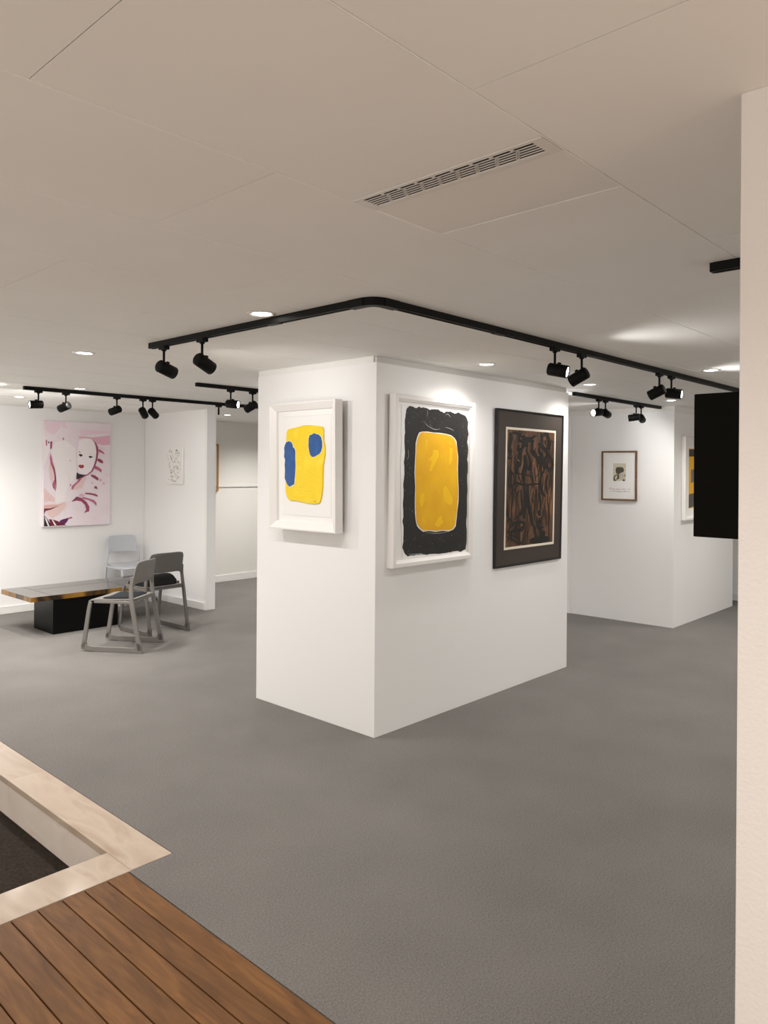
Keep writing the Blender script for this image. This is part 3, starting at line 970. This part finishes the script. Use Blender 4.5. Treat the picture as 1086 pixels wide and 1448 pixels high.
'PK_ARM_PINK': [(-.392,-.355),(-.312,-.352),(-.228,-.354),(-.133,-.32),(-.228,-.38),(-.312,-.399),(-.392,-.412)],
'PK_ARM_DARK': [(-.392,-.396),(-.322,-.396),(-.228,-.37),(-.311,-.409),(-.373,-.423),(-.391,-.469)],
'PK_SLEEVE': [(-.391,-.469),(-.362,-.501),(-.321,-.565),(-.31,-.599),(-.39,-.598)],
'PK_SL_W1': [(-.385,-.484),(-.362,-.511),(-.329,-.596),(-.346,-.597),(-.372,-.531)],
'PK_SLEEVE2': [(-.337,-.517),(-.29,-.525),(-.237,-.543),(-.185,-.571),(-.131,-.597),(-.31,-.597)],
'PK_SL_W2': [(-.305,-.524),(-.29,-.53),(-.248,-.591),(-.269,-.594)],
'PK_PURPLE': [(-.216,-.544),(-.185,-.529),(-.121,-.513),(-.105,-.522),(-.131,-.563),(-.158,-.588),(-.206,-.565)],
'PK_PURPLE_TIP': [(-.121,-.513),(-.073,-.5),(-.062,-.518),(-.11,-.527)],
'PK_BODY': [(-.265,.364),(-.159,.389),(-.03,.297),(-.017,-.002),(-.102,-.129),(-.154,-.319),(-.26,-.337),(-.256,-.159),(-.252,-.002),(-.284,.144),(-.316,.258)],
'PK_BLUSH2': [(-.363,-.418),(-.26,-.39),(-.133,-.33),(-.154,-.404),(-.227,-.475),(-.3,-.514),(-.347,-.47)],
'SM_LINE0': [(-.1138,.1561),(-.0912,.1805),(-.0723,.1925)],
'SM_LINE1': [(-.0795,.1598),(-.0567,.1595),(-.038,.1798)],
'SM_LINE2': [(.0336,.1707),(.0521,.1847),(.0744,.1823),(.0671,.1723),(.0373,.1706)],
'SM_LINE3': [(.0228,.1341),(.06,.15),(.1193,.1493)],
'SM_LINE4': [(.1196,.1251),(.105,.1131)],
'SM_LINE5': [(-.0867,.127),(-.0712,.1105),(-.0633,.0858),(-.0554,.0571)],
'SM_LINE6': [(-.1158,.0203),(-.0969,.0326),(-.0817,.0346)],
'SM_LINE7': [(-.04,.0406),(-.006,.0364),(.0312,.0608),(.0167,.0242)],
'SM_LINE8': [(.0797,.0606),(.0837,.0403),(.1024,.024)],
'SM_LINE9': [(.0658,-.0125),(.0699,-.0429)],
'SM_LINE10': [(.0473,-.0287),(.0657,-.0064),(.0882,-.0246),(.0737,-.0469),(.0512,-.0348)],
'SM_LINE11': [(-.089,.012),(-.1039,-.0127),(-.0807,-.0373)],
'SM_LINE12': [(-.0206,.0038),(-.0051,-.0289),(.0246,-.0044)],
'SM_LINE13': [(-.0804,-.066),(-.0426,-.0535),(-.0271,-.078),(-.0649,-.0864),(-.0804,-.066)],
'SM_LINE14': [(-.0724,-.0947),(-.0458,-.0965)],
'SM_LINE15': [(.0705,-.0896),(.1076,-.0873)],
'SM_LINE16': [(-.0795,-.1358),(-.0568,-.1274),(-.0265,-.1271),(-.0037,-.1432)],
'SM_LINE17': [(-.1211,-.1609),(-.1018,-.173)],
'SM_LINE18': [(-.0715,-.1603),(-.0485,-.1764),(.0044,-.1879),(.0644,-.1932)],
'SM_LINE19': [(.064,-.1668),(.0935,-.1461),(.1376,-.1295)],
'SM_LINE20': [(.1161,-.1742),(.1418,-.1658)],
'SM_LINE21': [(-.0257,-.1843),(.012,-.1878),(.0343,-.1753)],
'SM_LINE22': [(.032,-.0003),(.0028,-.0615),(.0259,-.1062),(.0784,-.126)],
'SM_LINE23': [(-.0376,.147),(-.0221,.1182),(-.029,.0692)],
'SM_LINE24': [(.1206,.0523),(.1356,.028),(.1214,-.0124)],
'PR_PLATE': [(-.0662,.1344),(.0796,.1341),(.078,-.0517),(-.0678,-.0594)],
'PR_HAIR': [(-.0386,.0654),(-.0328,.0852),(-.0149,.0937),(.0267,.0949),(.0505,.0854),(.0577,.063),(.0508,.0377),(.0272,.0347),(-.0024,.0148),(-.0233,.0203),(-.0354,.0372)],
'PR_DOTBALL': [(.0006,.0092),(.0154,.0262),(.0331,.0348),(.0539,.0209),(.0629,-.0015),(.0661,-.0294),(.0515,-.0465),(.0218,-.0412),(.0038,-.0189)],
'PR_RING': [(-.062,-.0253),(-.0532,.0003),(-.0293,.0146),(-.0143,.0091),(-.0081,-.0134),(-.0199,-.0418),(-.0437,-.0602),(-.0606,-.048)],
'PR_RING_IN': [(-.0469,-.028),(-.0411,-.0081),(-.0262,.0062),(-.0171,-.0079),(-.0259,-.0334),(-.0408,-.0449)],
'PR_FOOT': [(.0426,-.041),(.0661,-.0378),(.0681,-.0574),(.0486,-.0577)],
'PR_MID': [(-.0173,.0147),(.0006,.0148),(.0098,-.0245),(-.0139,-.0417)],
'PR_CURL': [(.0628,.021),(.0746,.0099),(.0736,-.007),(.0659,-.0014)],
'PR_INK0': [(-.1033,-.1537),(-.1004,-.1366),(-.0883,-.1335),(-.0913,-.1449)],
'PR_INK1': [(-.0792,-.1503),(-.0672,-.1415),(-.058,-.1527),(-.0461,-.1411)],
'PR_INK2': [(-.04,-.1523),(-.0281,-.1435),(-.0191,-.1518),(-.0072,-.1431),(.0048,-.1513),(.0196,-.1425)],
'PR_INK3': [(.0256,-.1508),(.0403,-.1421),(.0552,-.1474),(.0698,-.1403),(.0829,-.1495)],
'PR_INK4': [(.0993,-.152),(.1139,-.1461),(.1237,-.128)],
'PR_INK5': [(-.1093,-.1692),(-.0309,-.1696),(.0524,-.1699),(.1287,-.1692)],
'PR_INK6': [(.0553,-.1709),(.0641,-.164),(.0748,-.1704)],
'PR_INK7': [(-.0189,-.1744),(.0287,-.1738)],
}

# ------------------------------------------------------------------ pictures on the walls
FX = R(-90)          # pictures on walls that face -x


def art_thing(name, label, cat, loc, rz, lean=0.0):
    t = thing(name, label, cat, loc, rz)
    t.rotation_euler = (lean, 0, rz)
    return t


# 1. deep white box frame with a yellow relief and two blue patches
t = art_thing('framed_picture', 'deep white frame with a yellow shape carrying two blue patches, on the narrow block side', 'picture', (3.250, 3.653, 1.627), FX, 0.012)
b = MB()
b.ring(0.645, 0.824, [(0, -0.036), (0, -0.100), (0.010, -0.101), (0.050, -0.074), (0.052, -0.056), (0.020, -0.040), (0.020, -0.036)], 'white_frame')
b.build('frame', t, bevel=0.0012, seg=1)
b = MB()
b.box((-0.285, -0.036, -0.375), (0.285, -0.003, 0.375), 'gap')
b.build('backing', t)
b = MB()
b.box((-0.300, -0.058, -0.390), (0.300, -0.040, 0.390), 'mat_board')
b.plate([(p[0] * 1.006, p[1] * 1.006) for p in ART['P1_SHEET']], -0.058, 0.0006, 'paper_edge')
b.plate(ART['P1_SHEET'], -0.058, 0.0022, 'paper')
b.build('mat_board', t)
b = MB()
b.plate(ART['P1_YELLOW'], -0.061, 0.010, 'yellow')
b.stroke(ART['P1_SIGN'], 0.002, -0.0711, 0.0004, 'ink_black')
b.build('yellow_shape', t, bevel=0.004, seg=3)
for k in ('P1_BLUE_TALL', 'P1_BLUE_ROUND'):
    b = MB()
    cx = sum(p[0] for p in ART[k]) / len(ART[k])
    cz = sum(p[1] for p in ART[k]) / len(ART[k])
    b.plate([(cx + (p[0] - cx) * 1.07, cz + (p[1] - cz) * 1.03) for p in ART[k]], -0.0705, 0.0009, 'rim_white')
    b.plate(ART[k], -0.0712, 0.0026, 'blue')
    o = b.build('blue_patch', t, bevel=0.001, seg=2)

# 2. white frame, black field with a yellow centre
t = art_thing('framed_picture', 'tall white frame with a yellow panel inside a thick black border', 'picture', (3.768, 3.090, 1.539), 0.0, 0.014)
b = MB()
b.ring(0.815, 1.060, [(0, -0.004), (0, -0.055), (0.004, -0.058), (0.026, -0.058), (0.030, -0.054), (0.042, -0.046), (0.044, -0.030), (0.012, -0.010), (0.012, -0.004)], 'white_frame')
b.build('frame', t, bevel=0.0012, seg=1)
b = MB()
b.box((-0.385, -0.028, -0.508), (0.385, -0.012, 0.508), 'mat_board')
b.build('mat_board', t)
b = MB()
sh = ART['P2_SHEET']
random.seed(11)
rough = []
for a, c in zip(sh, sh[1:] + sh[:1]):
    for u in (0, 0.25, 0.5, 0.75):
        rough.append((a[0] + (c[0] - a[0]) * u + random.uniform(-0.003, 0.003), a[1] + (c[1] - a[1]) * u + random.uniform(-0.003, 0.003)))
b.plate(rough, -0.028, 0.003, 'paper')
bl = ART['P2_BLACK']
rough = []
for a, c in zip(bl, bl[1:] + bl[:1]):
    for u in (0, 0.33, 0.66):
        rough.append((a[0] + (c[0] - a[0]) * u + random.uniform(-0.0025, 0.0025), a[1] + (c[1] - a[1]) * u + random.uniform(-0.0025, 0.0025)))
b.plate(rough, -0.031, 0.0015, 'ink_black')
b.plate(ART['P2_RIM'], -0.0325, 0.0008, 'rim_white')
b.plate(ART['P2_YELLOW'], -0.0333, 0.0012, 'yellow_deep')
i = 0
while 'P2_SMEAR%d' % i in ART:
    b.plate(ART['P2_SMEAR%d' % i], -0.0345, 0.0004, 'yellow_smear')
    i += 1
i = 0
while 'P2_SCRATCH%d' % i in ART:
    b.stroke(ART['P2_SCRATCH%d' % i], 0.0028, -0.0325, 0.0004, 'scratch', 0.9)
    i += 1
for _ in range(70):
    side = random.random()
    x = random.choice((random.uniform(-0.29, -0.20), random.uniform(0.24, 0.35))) if side < 0.6 else random.uniform(-0.27, 0.33)
    z = random.uniform(-0.46, 0.42) if side < 0.6 else random.choice((random.uniform(0.31, 0.43), random.uniform(-0.45, -0.35)))
    a = random.uniform(0, 6.28)
    l = random.uniform(0.002, 0.010)
    b.stroke([(x, z), (x + l * math.cos(a), z + l * math.sin(a))], random.uniform(0.0012, 0.0024), -0.0325, 0.0003, 'scratch')
b.build('painting', t)

# 3. black frame, dark brown mat, dark gestural picture
t = art_thing('framed_picture', 'black frame with wide dark brown mat and a brown picture under black brush strokes', 'picture', (4.951, 3.090, 1.480), 0.0, 0.014)
b = MB()
b.ring(0.938, 1.154, [(0, -0.002), (0, -0.027), (0.012, -0.027), (0.014, -0.019), (0.014, -0.002)], 'dark_frame')
b.build('frame', t, bevel=0.001, seg=1)
b = MB()
b.box((-0.456, -0.019, -0.564), (0.456, -0.006, 0.564), 'dark_mat')
b.build('mat_board', t)
lo_, li_ = ART['P3_LINER_OUT'], ART['P3_LINER_IN']
X0, X1, Z0, Z1 = -0.348, 0.356, -0.4515, 0.4485
b = MB()
w_, h_ = X1 - X0, Z1 - Z0
b.ring(w_, h_, [(0, -0.0190), (0, -0.0215), (0.016, -0.0215), (0.019, -0.0190)], 'liner')
o = b.build('liner', t)
o.location = ((X0 + X1) / 2, 0, (Z0 + Z1) / 2)
b = MB()
px0, px1, pz0, pz1 = X0 + 0.018, X1 - 0.018, Z0 + 0.018, Z1 - 0.018
b.box((px0, -0.0202, pz0), (px1, -0.0192, pz1), 'picture_brown')


def clip_in(p, w):
    return (min(max(p[0], px0 + w * 0.5), px1 - w * 0.5), min(max(p[1], pz0 + w * 0.5), pz1 - w * 0.5))


i = 0
while 'P3_STROKE%d' % i in ART:
    w = ART['P3_STROKEW%d' % i] * 1.3
    b.stroke([clip_in(p, w) for p in ART['P3_STROKE%d' % i]], w, -0.0202, 0.0003 + 0.00001 * i, 'picture_black', 0.5)
    i += 1
random.seed(21)
for q in range(95):
    x, z = random.uniform(px0 + 0.02, px1 - 0.02), random.uniform(pz0 + 0.05, pz1 - 0.03)
    a = random.gauss(1.57, 0.38) if random.random() < 0.75 else random.uniform(0, 3.14)
    l = random.uniform(0.05, 0.22) * (1.25 if z < 0.1 else 0.8)
    bend = random.uniform(-0.4, 0.4)
    w = random.choice((0.006, 0.008, 0.011, 0.016, 0.024)) * (1.5 if z > 0.15 else 1.0)
    pts = [(x + l * (u - 0.5) * math.cos(a) + bend * l * (u - 0.5) ** 2 * 2, z + l * (u - 0.5) * math.sin(a)) for u in (0, 0.33, 0.66, 1)]
    b.stroke([clip_in(p, w) for p in pts], w, -0.0202, 0.0008 + 0.000004 * q, 'picture_black', 0.7)
i = 0
while 'P3_FLICK%d' % i in ART:
    b.stroke(ART['P3_FLICK%d' % i], 0.004, -0.0202, 0.0014, 'picture_tan', 0.8)
    i += 1
b.build('painting', t)

# 4. unframed canvas in pinks
t = art_thing('canvas_print', 'large unframed pink and white canvas of a woman with a pale face', 'picture', (4.012, 8.660, 1.5415), 0.0)
b = MB()
cw, ch = 0.400, 0.6075
b.box((-cw, -0.034, -ch), (cw, -0.002, ch), 'pink_base')
b.build('canvas', t, bevel=0.002)
b = MB()
layers = [('BODY', 'pk_white'), ('PINK_TOPLEFT', 'pk_light'), ('PINK_TOP', 'pk_light'), ('PINK_BAND', 'pk_pink'), ('WISP', 'pk_light'), ('L_EDGE', 'pk_white'), ('L_BLUSH', 'pk_blush'),
          ('L_CURVE', 'pk_rose'), ('L_LOW', 'pk_blush'), ('BLUSH2', 'pk_blush'), ('ARM_PINK', 'pk_salmon'), ('ARM_DARK', 'pk_wine'), ('SLEEVE', 'pk_dark'), ('SLEEVE2', 'pk_wine'), ('SL_W1', 'pk_white'), ('SL_W2', 'pk_white'),
          ('PURPLE', 'pk_purple'), ('PURPLE_TIP', 'pk_rose'), ('CHEST', 'pk_blush'), ('CHEST_RED', 'pk_rose'), ('CHEST_SPOT', 'pk_magenta'), ('HAIR', 'pk_hair'), ('NECK', 'pk_dark'), ('FACE', 'pk_face'),
          ('BROW_L', 'pk_rose'), ('BROW_R', 'pk_blush'), ('EYE_L', 'pk_dark'), ('EYE_R', 'pk_dark'), ('LIPS', 'pk_lip'), ('L_DASH1', 'pk_rose'), ('L_DASH2', 'pk_magenta'), ('L_DASH3', 'pk_dark'), ('SPOT1', 'pk_rose'), ('SPOT2', 'pk_pink'),
          ('F1', 'pk_rose'), ('F2', 'pk_magenta'), ('F3', 'pk_rose'), ('F4', 'pk_magenta'), ('F5', 'pk_pink'), ('F6', 'pk_light'), ('F7', 'pk_magenta'), ('F8', 'pk_pink'), ('F9', 'pk_rose'), ('F10', 'pk_rose'), ('F11', 'pk_pink'),
          ('H1', 'pk_magenta'), ('H2', 'pk_pink'), ('H3', 'pk_rose'), ('H4', 'pk_magenta'), ('H5', 'pk_dark')]
for i, (k, key) in enumerate(layers):
    pts = [(min(max(p[0], -cw + 0.001), cw - 0.001), min(max(p[1], -ch + 0.001), ch - 0.001)) for p in ART['PK_' + k]]
    y = -0.0342 - 0.00012 * i
    f = b.bm.faces.new([b.bm.verts.new((p[0], y, p[1])) for p in pts])
    f.normal_update()
    if f.normal.y > 0:
        f.normal_flip()
    f.material_index = b.mi(key)
for pts, w, key in (([(-0.14, 0.05), (-0.10, -0.10), (-0.17, -0.30)], 0.004, 'pk_light'), ([(-0.17, -0.48), (-0.12, -0.35), (0.0, -0.27)], 0.003, 'pk_blush'),
                    ([(-0.39, -0.22), (-0.32, -0.30), (-0.26, -0.34)], 0.004, 'pk_salmon'), ([(0.21, 0.35), (0.235, 0.27), (0.225, 0.16), (0.17, 0.02)], 0.006, 'pk_wine'),
                    ([(-0.30, 0.13), (-0.27, 0.0), (-0.26, -0.12), (-0.265, -0.20)], 0.010, 'pk_wine')):
    b.stroke(pts, w, -0.0342 - 0.00012 * 52, 0.0, key, 0.8)
b.build('printed_image', t)

# 5. small white drawing on the left partition
t = art_thing('canvas_drawing', 'small upright white panel covered in fine grey line drawing, on the left partition', 'picture', (4.8865, 7.935, 1.6475), FX)
b = MB()
b.box((-0.176, -0.026, -0.2215), (0.176, -0.001, 0.2215), 'mat_board')
b.build('panel', t, bevel=0.002)
b = MB()
wts = [1, 1, 1.4, .8, .8, 1.2, .8, .8, 1, 2.2, .7, .8, .8, .9, 1.3, 1, 1, 1.2, .8, .9, 1, .7, .7, .6, .6]
for i, w in enumerate(wts):
    b.stroke(ART['SM_LINE%d' % i], 0.0065 * w, -0.0262, 0.0003, 'draw_dark' if w > 0.95 else 'draw_ink', 0.6)
random.seed(3)
for _ in range(34):
    x, z = random.uniform(-0.13, 0.13), random.uniform(-0.18, 0.15)
    a, r_ = random.uniform(0, 6.28), random.uniform(0.012, 0.03)
    b.stroke([(x + r_ * math.cos(a + q), z + r_ * math.sin(a + q) * 1.2) for q in (0, 0.9, 1.8, 2.7)], 0.003, -0.0262, 0.0002, 'grey_ink')
b.build('line_drawing', t)

# 6. golden frame seen edge-on past the partition
t = art_thing('framed_picture', 'thin golden wooden frame on the back wall, mostly hidden by the left partition end', 'picture', (5.905, 8.990, 1.632), 0.0)
b = MB()
b.ring(0.60, 0.668, [(0, -0.002), (0, -0.035), (0.022, -0.035), (0.024, -0.015), (0.024, -0.002)], 'gold_frame')
b.build('frame', t, bevel=0.002)
b = MB()
b.box((-0.28, -0.016, -0.314), (0.28, -0.005, 0.314), 'paper')
b.build('mat_board', t)

# 7. small print in a brown frame
t = art_thing('framed_print', 'small brown wooden frame with a little dark etching and red scribble on white paper', 'picture', (7.6945, 3.660, 1.566), FX)
b = MB()
b.ring(0.402, 0.537, [(0, -0.001), (0, -0.026), (0.016, -0.026), (0.018, -0.016), (0.018, -0.001)], 'wood_frame')
b.build('frame', t, bevel=0.0012, seg=1)
b = MB()
b.box((-0.185, -0.014, -0.252), (0.185, -0.004, 0.252), 'mat_board')
b.box((-0.168, -0.0155, -0.238), (0.168, -0.014, 0.238), 'paper')
b.build('mat_board', t)
b = MB()
for i, (k, key) in enumerate((('PLATE', 'etching_paper'), ('HAIR', 'etching_ink'), ('MID', 'etching_ink'), ('RING', 'etching_ink'), ('RING_IN', 'etching_paper'), ('DOTBALL', 'etching_dots'), ('CURL', 'etching_ink'), ('FOOT', 'etching_ink'))):
    b.plate(ART['PR_' + k], -0.0155 - 0.0002 * i, 0.0003, key)
for i in range(8):
    b.stroke(ART['PR_INK%d' % i], 0.0045, -0.0156, 0.0002, 'grey_ink' if i in (4, 5, 7) else 'red_ink', 0.6)
b.build('etching', t)

# 8. white framed picture half hidden by the black board
t = art_thing('framed_picture', 'white framed yellow and grey picture half hidden by the projecting black board', 'picture', (8.290, 3.068, 1.545), 0.0)
b = MB()
b.ring(0.80, 0.885, [(0, -0.002), (0, -0.042), (0.004, -0.045), (0.020, -0.045), (0.034, -0.036), (0.036, -0.022), (0.010, -0.002)], 'white_frame')
b.build('frame', t, bevel=0.001, seg=1)
b = MB()
b.box((-0.375, -0.022, -0.415), (0.375, -0.004, 0.415), 'mat_board')
b.build('mat_board', t)
b = MB()
b.box((-0.255, -0.0235, -0.318), (0.255, -0.022, 0.318), 'yellow_deep')
for k, (x0, x1, z0, z1, key) in enumerate(((-0.255, 0.255, 0.23, 0.318, 'dark_mat'), (-0.255, -0.10, -0.318, -0.16, 'draw_dark'), (-0.20, -0.05, -0.05, 0.10, 'draw_ink'), (0.02, 0.2, -0.25, 0.05, 'liner'))):
    b.plate([(x0, z0), (x1, z0 + 0.02), (x1 - 0.02, z1), (x0, z1 - 0.01)], -0.0235 - 0.0002 * k, 0.0003, key)
b.build('painting', t)

# 9. black board standing out from the end of the cream wall
t = thing('projecting_board', 'plain black rectangular board standing out from behind the cream wall at eye level', 'board', (2.215, 0.457, 1.623))
b = MB()
b.box((-0.014, 0.012, -0.2065), (0.014, 0.364, 0.2055), 'black_plastic')
b.build('panel', t, bevel=0.003)
b = MB()
b.box((-0.045, 0.0005, -0.15), (0.045, 0.012, 0.15), 'black_metal')
b.build('wall_bracket', t, bevel=0.002)

# ------------------------------------------------------------------ low table
t = thing('low_table', 'long low table with polished grey top, golden mottled edge and black block base', 'table', (3.70, 7.57, 0))
b = MB()
tx0, tx1, ty0, ty1, tz0, tz1 = -0.785, 0.80, -0.35, 0.37, 0.338, 0.385
fs = b.box((tx0, ty0, tz0), (tx1, ty1, tz1), 'table_edge')
fs[1].material_index = b.mi('table_top')
b.build('table_top', t, bevel=0.002)
b = MB()
random.seed(8)
sx = tx0 + 0.20
b.box((sx, ty0 + 0.004, tz1 - 0.002), (sx + 0.005, ty1 - 0.004, tz1 + 0.0004), 'lacquer')
b.box((sx + 0.78, ty0 + 0.004, tz1 - 0.002), (sx + 0.785, ty1 - 0.004, tz1 + 0.0004), 'lacquer')
b.box((sx, 0.10, tz1 - 0.002), (tx1 - 0.004, 0.106, tz1 + 0.0004), 'lacquer')
b.build('inlay_lines', t)
b = MB()
b.box((-0.565, -0.325, 0.0), (0.10, 0.12, 0.338), 'lacquer')
b.build('base', t, bevel=0.004)


# ------------------------------------------------------------------ chairs (origin on the floor, facing +y)
def curve(pts, n=6):
    P = [Vector(p) for p in pts]
    out = []
    for i in range(len(P) - 1):
        p0, p1, p2, p3 = P[max(i - 1, 0)], P[i], P[i + 1], P[min(i + 2, len(P) - 1)]
        for j in range(n):
            u = j / n
            out.append(0.5 * ((2 * p1) + (p2 - p0) * u + (2 * p0 - 5 * p1 + 4 * p2 - p3) * u * u + (-p0 + 3 * p1 - 3 * p2 + p3) * u ** 3))
    out.append(P[-1])
    return out


def shell(mb, grid, t, key):
    """a thin shell through grid[row][col] points, thickened along its normals"""
    nr, nc = len(grid), len(grid[0])
    nor = []
    for r in range(nr):
        row = []
        for c in range(nc):
            du = grid[r][min(c + 1, nc - 1)] - grid[r][max(c - 1, 0)]
            dv = grid[min(r + 1, nr - 1)][c] - grid[max(r - 1, 0)][c]
            row.append(du.cross(dv).normalized())
        nor.append(row)
    k = mb.mi(key)
    A = [[mb.bm.verts.new(grid[r][c] + nor[r][c] * t / 2) for c in range(nc)] for r in range(nr)]
    B = [[mb.bm.verts.new(grid[r][c] - nor[r][c] * t / 2) for c in range(nc)] for r in range(nr)]
    def face(v):
        f = mb.bm.faces.new(v)
        f.material_index = k
        f.smooth = True
    for r in range(nr - 1):
        for c in range(nc - 1):
            face((A[r][c], A[r][c + 1], A[r + 1][c + 1], A[r + 1][c]))
            face((B[r][c], B[r + 1][c], B[r + 1][c + 1], B[r][c + 1]))
    for c in range(nc - 1):
        face((A[0][c], B[0][c], B[0][c + 1], A[0][c + 1]))
        face((A[-1][c], A[-1][c + 1], B[-1][c + 1], B[-1][c]))
    for r in range(nr - 1):
        face((A[r][0], A[r + 1][0], B[r + 1][0], B[r][0]))
        face((A[r][-1], B[r][-1], B[r + 1][-1], A[r + 1][-1]))


def make_chair(label, loc, rz, key, group='skid-base chairs around the low table'):
    t = thing('chair', label, 'chair', loc, rz, group)
    # seat: rounded shell, wider at the front, dipped in the middle
    b = MB()
    grid = []
    for r in range(13):
        v = r / 12
        y = -0.205 + v * 0.425
        half = 0.190 + 0.030 * v
        if v > 0.90:
            half -= 0.030 * ((v - 0.90) / 0.10) ** 2
        row = []
        for c in range(13):
            u = c / 12 * 2 - 1
            z = 0.452 - 0.016 * (1 - u * u) * math.sin(math.pi * min(1, v * 1.05)) - (0.020 * max(0, (v - 0.85) / 0.15) ** 2) + 0.008 * (1 - v)
            row.append(Vector((u * half, y, z)))
        grid.append(row)
    shell(b, grid, 0.014, key)
    b.build('seat', t, bevel=0.003, seg=2)
    b = MB()
    for s in (-1, 1):
        b.box((s * 0.203 - 0.012, -0.19, 0.424), (s * 0.203 + 0.012, 0.16, 0.448), key)
    b.box((-0.195, -0.203, 0.428), (0.195, -0.180, 0.450), key)
    b.build('seat_frame', t, bevel=0.005)
    # backrest: tall curved sheet with an arched lower edge that runs into the posts
    b = MB()
    grid = []
    for r in range(9):
        v = r / 8
        row = []
        for c in range(17):
            u = c / 16 * 2 - 1
            top = 0.792 - 0.012 * abs(u) ** 6
            low = 0.597 - 0.055 * abs(u) ** 10
            z = low + (top - low) * v
            hw = 0.197 + (-0.012 if v > 0.97 else 0) - 0.010 * v
            y = -0.182 - 0.046 * max(0, (z - 0.54) / 0.25) ** 1.4 - 0.028 * (1 - u * u)
            row.append(Vector((u * hw, y, z)))
        grid.append(row)
    shell(b, grid, 0.012, key)
    b.build('backrest', t, bevel=0.003, seg=2)
    for s in (-1, 1):
        x = s * 0.213
        # rear leg: floor to the backrest
        b = MB()
        path = curve([(x, -0.272, 0.020), (x, -0.235, 0.20), (x, -0.197, 0.40), (x - s * 0.006, -0.184, 0.50), (x - s * 0.014, -0.182, 0.58), (x - s * 0.018, -0.190, 0.66)])
        n = len(path)
        b.sweep(path, [0.044 - 0.012 * i / (n - 1) for i in range(n)], key, 0.020)
        b.build('leg', t, bevel=0.005)
        b = MB()
        path = curve([(x, 0.255, 0.024), (x, 0.232, 0.18), (x, 0.205, 0.36), (x, 0.190, 0.435)])
        n = len(path)
        b.sweep(path, [0.042 - 0.012 * i / (n - 1) for i in range(n)], key, 0.020)
        b.build('leg', t, bevel=0.005)
        b = MB()
        pr = [(-0.293, 0.0), (0.130, 0.0), (0.215, 0.006), (0.272, 0.020), (0.276, 0.060), (0.236, 0.090), (0.222, 0.058), (0.180, 0.046), (-0.215, 0.046), (-0.232, 0.060), (-0.242, 0.090), (-0.286, 0.090)]
        va = [b.bm.verts.new((x - 0.010, p[0], p[1])) for p in pr]
        vc = [b.bm.verts.new((x + 0.010, p[0], p[1])) for p in pr]
        b.bm.faces.new(va[::-1])
        b.bm.faces.new(vc)
        b.mi(key)
        for i in range(len(pr)):
            b.bm.faces.new((va[i], va[(i + 1) % len(pr)], vc[(i + 1) % len(pr)], vc[i]))
        b.build('runner', t, bevel=0.004)
    return t


def cushion(label, chair_loc, rz, key, thick, y0, y1, half):
    b = MB()
    N = 14
    k = b.mi(key)
    tops, bots = [], []
    for r in range(N + 1):
        v = r / N * 2 - 1
        rt, rb = [], []
        for c in range(N + 1):
            u = c / N * 2 - 1
            # squircle outline
            f = (abs(u) ** 6 + abs(v) ** 6) ** (1 / 6) if (u or v) else 1
            mx = max(abs(u), abs(v))
            s = mx / f if f else 1
            x = u * s * half
            y = (y0 + y1) / 2 + v * s * (y1 - y0) / 2
            puff = max(0.0, 1 - mx ** 5)
            seat = 0.462 - 0.012 * (1 - u * u)
            rt.append(b.bm.verts.new((x, y, seat + (thick * 0.30 + thick * 0.70 * puff) * (1 - 0.30 * v))))
            rb.append(b.bm.verts.new((x, y, seat)))
        tops.append(rt)
        bots.append(rb)
    for r in range(N):
        for c in range(N):
            f = b.bm.faces.new((tops[r][c], tops[r][c + 1], tops[r + 1][c + 1], tops[r + 1][c]))
            f.smooth = True
            f = b.bm.faces.new((bots[r][c], bots[r + 1][c], bots[r + 1][c + 1], bots[r][c + 1]))
            f.smooth = True
    for i in range(N):
        for q in ((tops[0], bots[0]), (tops[N], bots[N])):
            b.bm.faces.new((q[0][i], q[1][i], q[1][i + 1], q[0][i + 1]))
        for c in (0, N):
            b.bm.faces.new((tops[i][c], tops[i + 1][c], bots[i + 1][c], bots[i][c]))
    o = b.build('seat_cushion')
    o.location = chair_loc
    o.rotation_euler = (0, 0, rz)
    return tag(o, label, 'cushion', 'dark seat cushions on the grey chairs')


c1, r1 = (3.362, 6.325, 0), R(35)
make_chair('grey plastic skid-base chair nearest the viewer, turned sideways to the table', c1, r1, 'chair_grey')
cushion('thin charcoal pad on the nearest grey chair', c1, r1, 'cushion_blue', 0.022, -0.17, 0.12, 0.175)
c2, r2 = (3.915, 6.745, 0), R(3)
make_chair('dark grey skid-base chair seen from behind, with a thick black cushion', c2, r2, 'chair_dark')
cushion('thick black cushion on the dark grey chair seen from behind', c2, r2, 'cushion', 0.105, -0.165, 0.21, 0.185)
c3, r3 = (4.53, 8.335, 0), R(180)
make_chair('pale grey chair standing behind the table against the white wall', c3, r3, 'chair_white')
